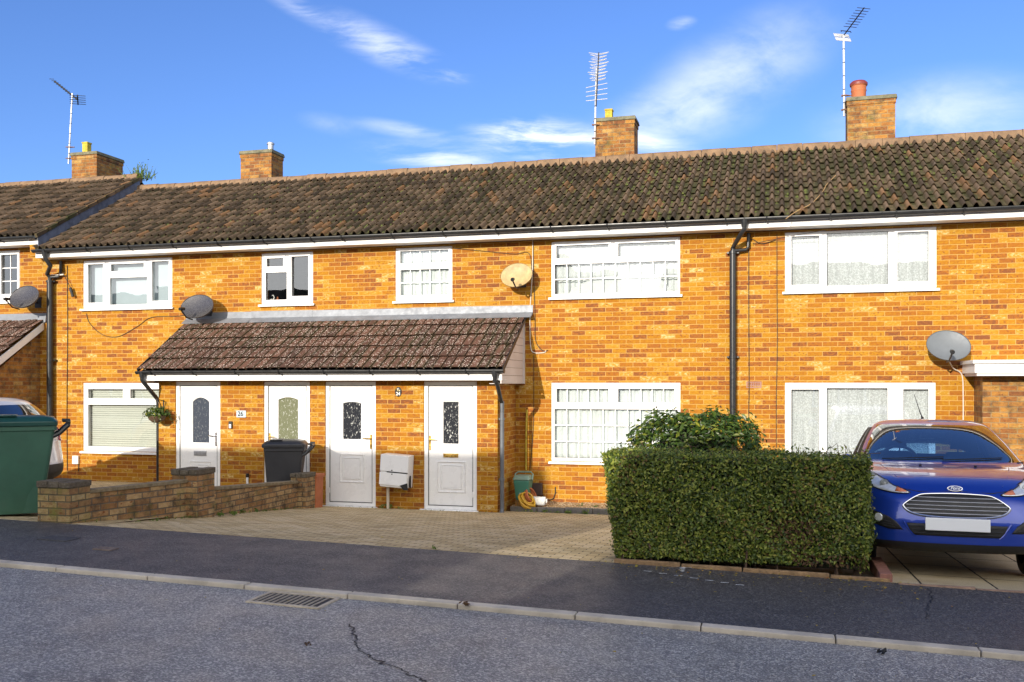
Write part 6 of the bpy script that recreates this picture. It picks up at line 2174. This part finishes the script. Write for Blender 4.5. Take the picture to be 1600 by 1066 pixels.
        for s in (1, -1):
            q = hl if s > 0 else mir(hl)
            h = decal('headlight', q, .003, MATS['lamp_white'])
            strip('lamp_rim', q + [q[0]], .005, .006, MATS['trim'], h)
            for (lx, lz, lr) in ((.69, .878, .050), (.58, .826, .040)):
                m = MB(); c = proj(s * lx, lz, .008); nn = Vector((s * .25, -1, .15)).normalized()
                m.cyl(c - nn * .01, c + nn * .012, lr, lr * .96, n=20); m.build('lamp_bowl', plain('lamp_bowl', (.50, .54, .58), .15, metal=.5), h, smooth=True)
                m = MB(); m.cyl(c + nn * .0121, c + nn * .016, lr * .40, lr * .3, n=16); m.build('lamp_bulb', MATS['steel'], h, smooth=True)
            am = [(.395, .766), (.45, .762), (.495, .766), (.475, .806), (.435, .790)]
            decal('indicator', am if s > 0 else mir(am), .007, MATS['lamp_amber'], h)
            fg = [(.44, .435), (.56, .435), (.68, .475), (.78, .53), (.78, .59), (.67, .588), (.56, .548), (.49, .50)]
            fb = decal('fog_lamp', fg if s > 0 else mir(fg), .003, MATS['trim'])
            m = MB(); c = proj(s * .635, .533, .006); nn = Vector((s * .35, -1, 0)).normalized()
            m.cyl(c - nn * .01, c + nn * .014, .046, n=22); m.build('fog_ring', MATS['chrome'], fb, smooth=True)
            m = MB(); m.cyl(c + nn * .0142, c + nn * .019, .036, .030, n=22); m.build('fog_lens', MATS['lamp_white'], fb, smooth=True)
            for k in range(3):
                strip('slat', [(s * (.50 + .02 * k), .452 + .022 * k), (s * .60, .462 + .024 * k)], .004, .006, MATS['dark_metal'], fb)
            strip('bumper_crease', [(s * .44, .515), (s * .41, .47), (s * .37, .41), (s * .34, .385)], .007, .002, paint)
        it = [(-.41, .50), (.41, .50), (.385, .44), (.345, .395), (-.345, .395), (-.385, .44)]
        lo_ = decal('lower_intake', it, .003, MATS['trim'])
        for k in range(3):
            z = .415 + k * .03; wv = .345 + k * .02
            strip('intake_slat', lerp2((-wv, z), (wv, z), 16), .005, .007, MATS['dark_metal'], lo_)
        m = MB()
        c = proj(0, .50, .02)
        m.box(-.262, .262, c.y - .016, c.y - .004, .445, .557)
        m.build('number_plate', MATS['plate'], root, bevel=.006)
        m = MB(); c = proj(0, .803, .004); nn = Vector((0, -.9, .45)).normalized()
        T = Matrix.Translation(c) @ nn.to_track_quat('Z', 'Y').to_matrix().to_4x4()
        m.lathe([(.001, -.012), (.064, -.012), (.068, .006), (.062, .014), (.001, .014)], n=30, M=T @ Matrix.Diagonal((1, .42, 1, 1)))
        bd = m.build('badge', MATS['chrome'], root, smooth=True)
        m = MB(); m.lathe([(.001, .0165), (.056, .0165), (.058, .013), (.058, .010)], n=30, M=T @ Matrix.Diagonal((1, .40, 1, 1))); m.build('badge_oval', plain('deep_blue_enamel', (.01, .03, .22), .25), bd, smooth=True)
        t = text_mesh('Ford', .040, MATS['plate'], 'badge_lettering', bd, (0, 0, 0), shear=.35)
        t.matrix_local = T @ Matrix.Rotation(pi, 4, 'Z') @ Matrix.Rotation(pi, 4, 'Z') @ Matrix.Translation((0, 0, .017))
        for x in (-.22, .27):
            m = MB(); c = proj(x, .985, .004); m.cyl(c - Vector((0, 0, .01)), c + Vector((0, -.005, .012)), .013, n=8); m.build('washer_jet', MATS['trim'], root)
    else:
        for s in (1, -1):
            tl = [(.62, .82), (.74, .80), (.79, .86), (.775, .96), (.74, 1.0), (.68, .97), (.65, .88)]
            q = catmull(tl, 3); q = q if s > 0 else mir(q)
            decal('tail_light', q, .01, MATS['red_lens'], rear=True, th=.012)
        m = MB(); c = proj(0, .72, .015, True); m.box(-.26, .26, c.y - .01, c.y + .012, .66, .77); m.build('number_plate', MATS['plate'], root)
        bp = [(-.78, .33), (.78, .33), (.80, .47), (-.80, .47)]
        decal('bumper_trim', bp, .006, MATS['trim'], rear=True, cuts=4)
    # door seams and handles along both sides
    for s in (-1, 1):
        m = MB()
        def side(y, z):
            h = bv.ray_cast(Vector((s * 2, y, z)), Vector((-s, 0, 0)))
            return (h[0] + Vector((s * .001, 0, 0))) if h[0] else Vector((s * .85, y, z))
        for y in (1.32, 2.42):
            m.tube([side(y + (.04 if y > 2 else -.02) * (z - .3), z) for z in (.34, .45, .6, .75, .9, 1.0)], .004, 5)
        m.build('door_seam', MATS['black'], root)
        m = MB(); c = side(2.25, .86); m.box(c.x - .02, c.x + .025, 2.16, 2.36, .845, .875); m.build('door_handle', paint, root, bevel=.008)
        m = MB(); m.tube([side(1.25 + .1 * k, 1.028 - .0 * k) + Vector((s * .004, 0, 0)) for k in range(22)], .008, 6); m.build('belt_strip', MATS['trim'], root, smooth=True)
    return root


SLOPE = math.atan2(.34, 6.68)
nx_, ny_ = 1.53, -6.37
build_car('parked_car', 'blue metallic hatchback parked on the slab drive with a blank number plate', (nx_, ny_, zb(nx_) * (1 - (ny_ - YB) / -YB) + .002), radians(-2.4), -SLOPE, MATS['blue_paint'])
build_car('parked_car', 'white hatchback parked by the left house and half hidden by the green bin', (-14.36, -3.9, .38), radians(-90), 0, MATS['white_paint'], front=False)
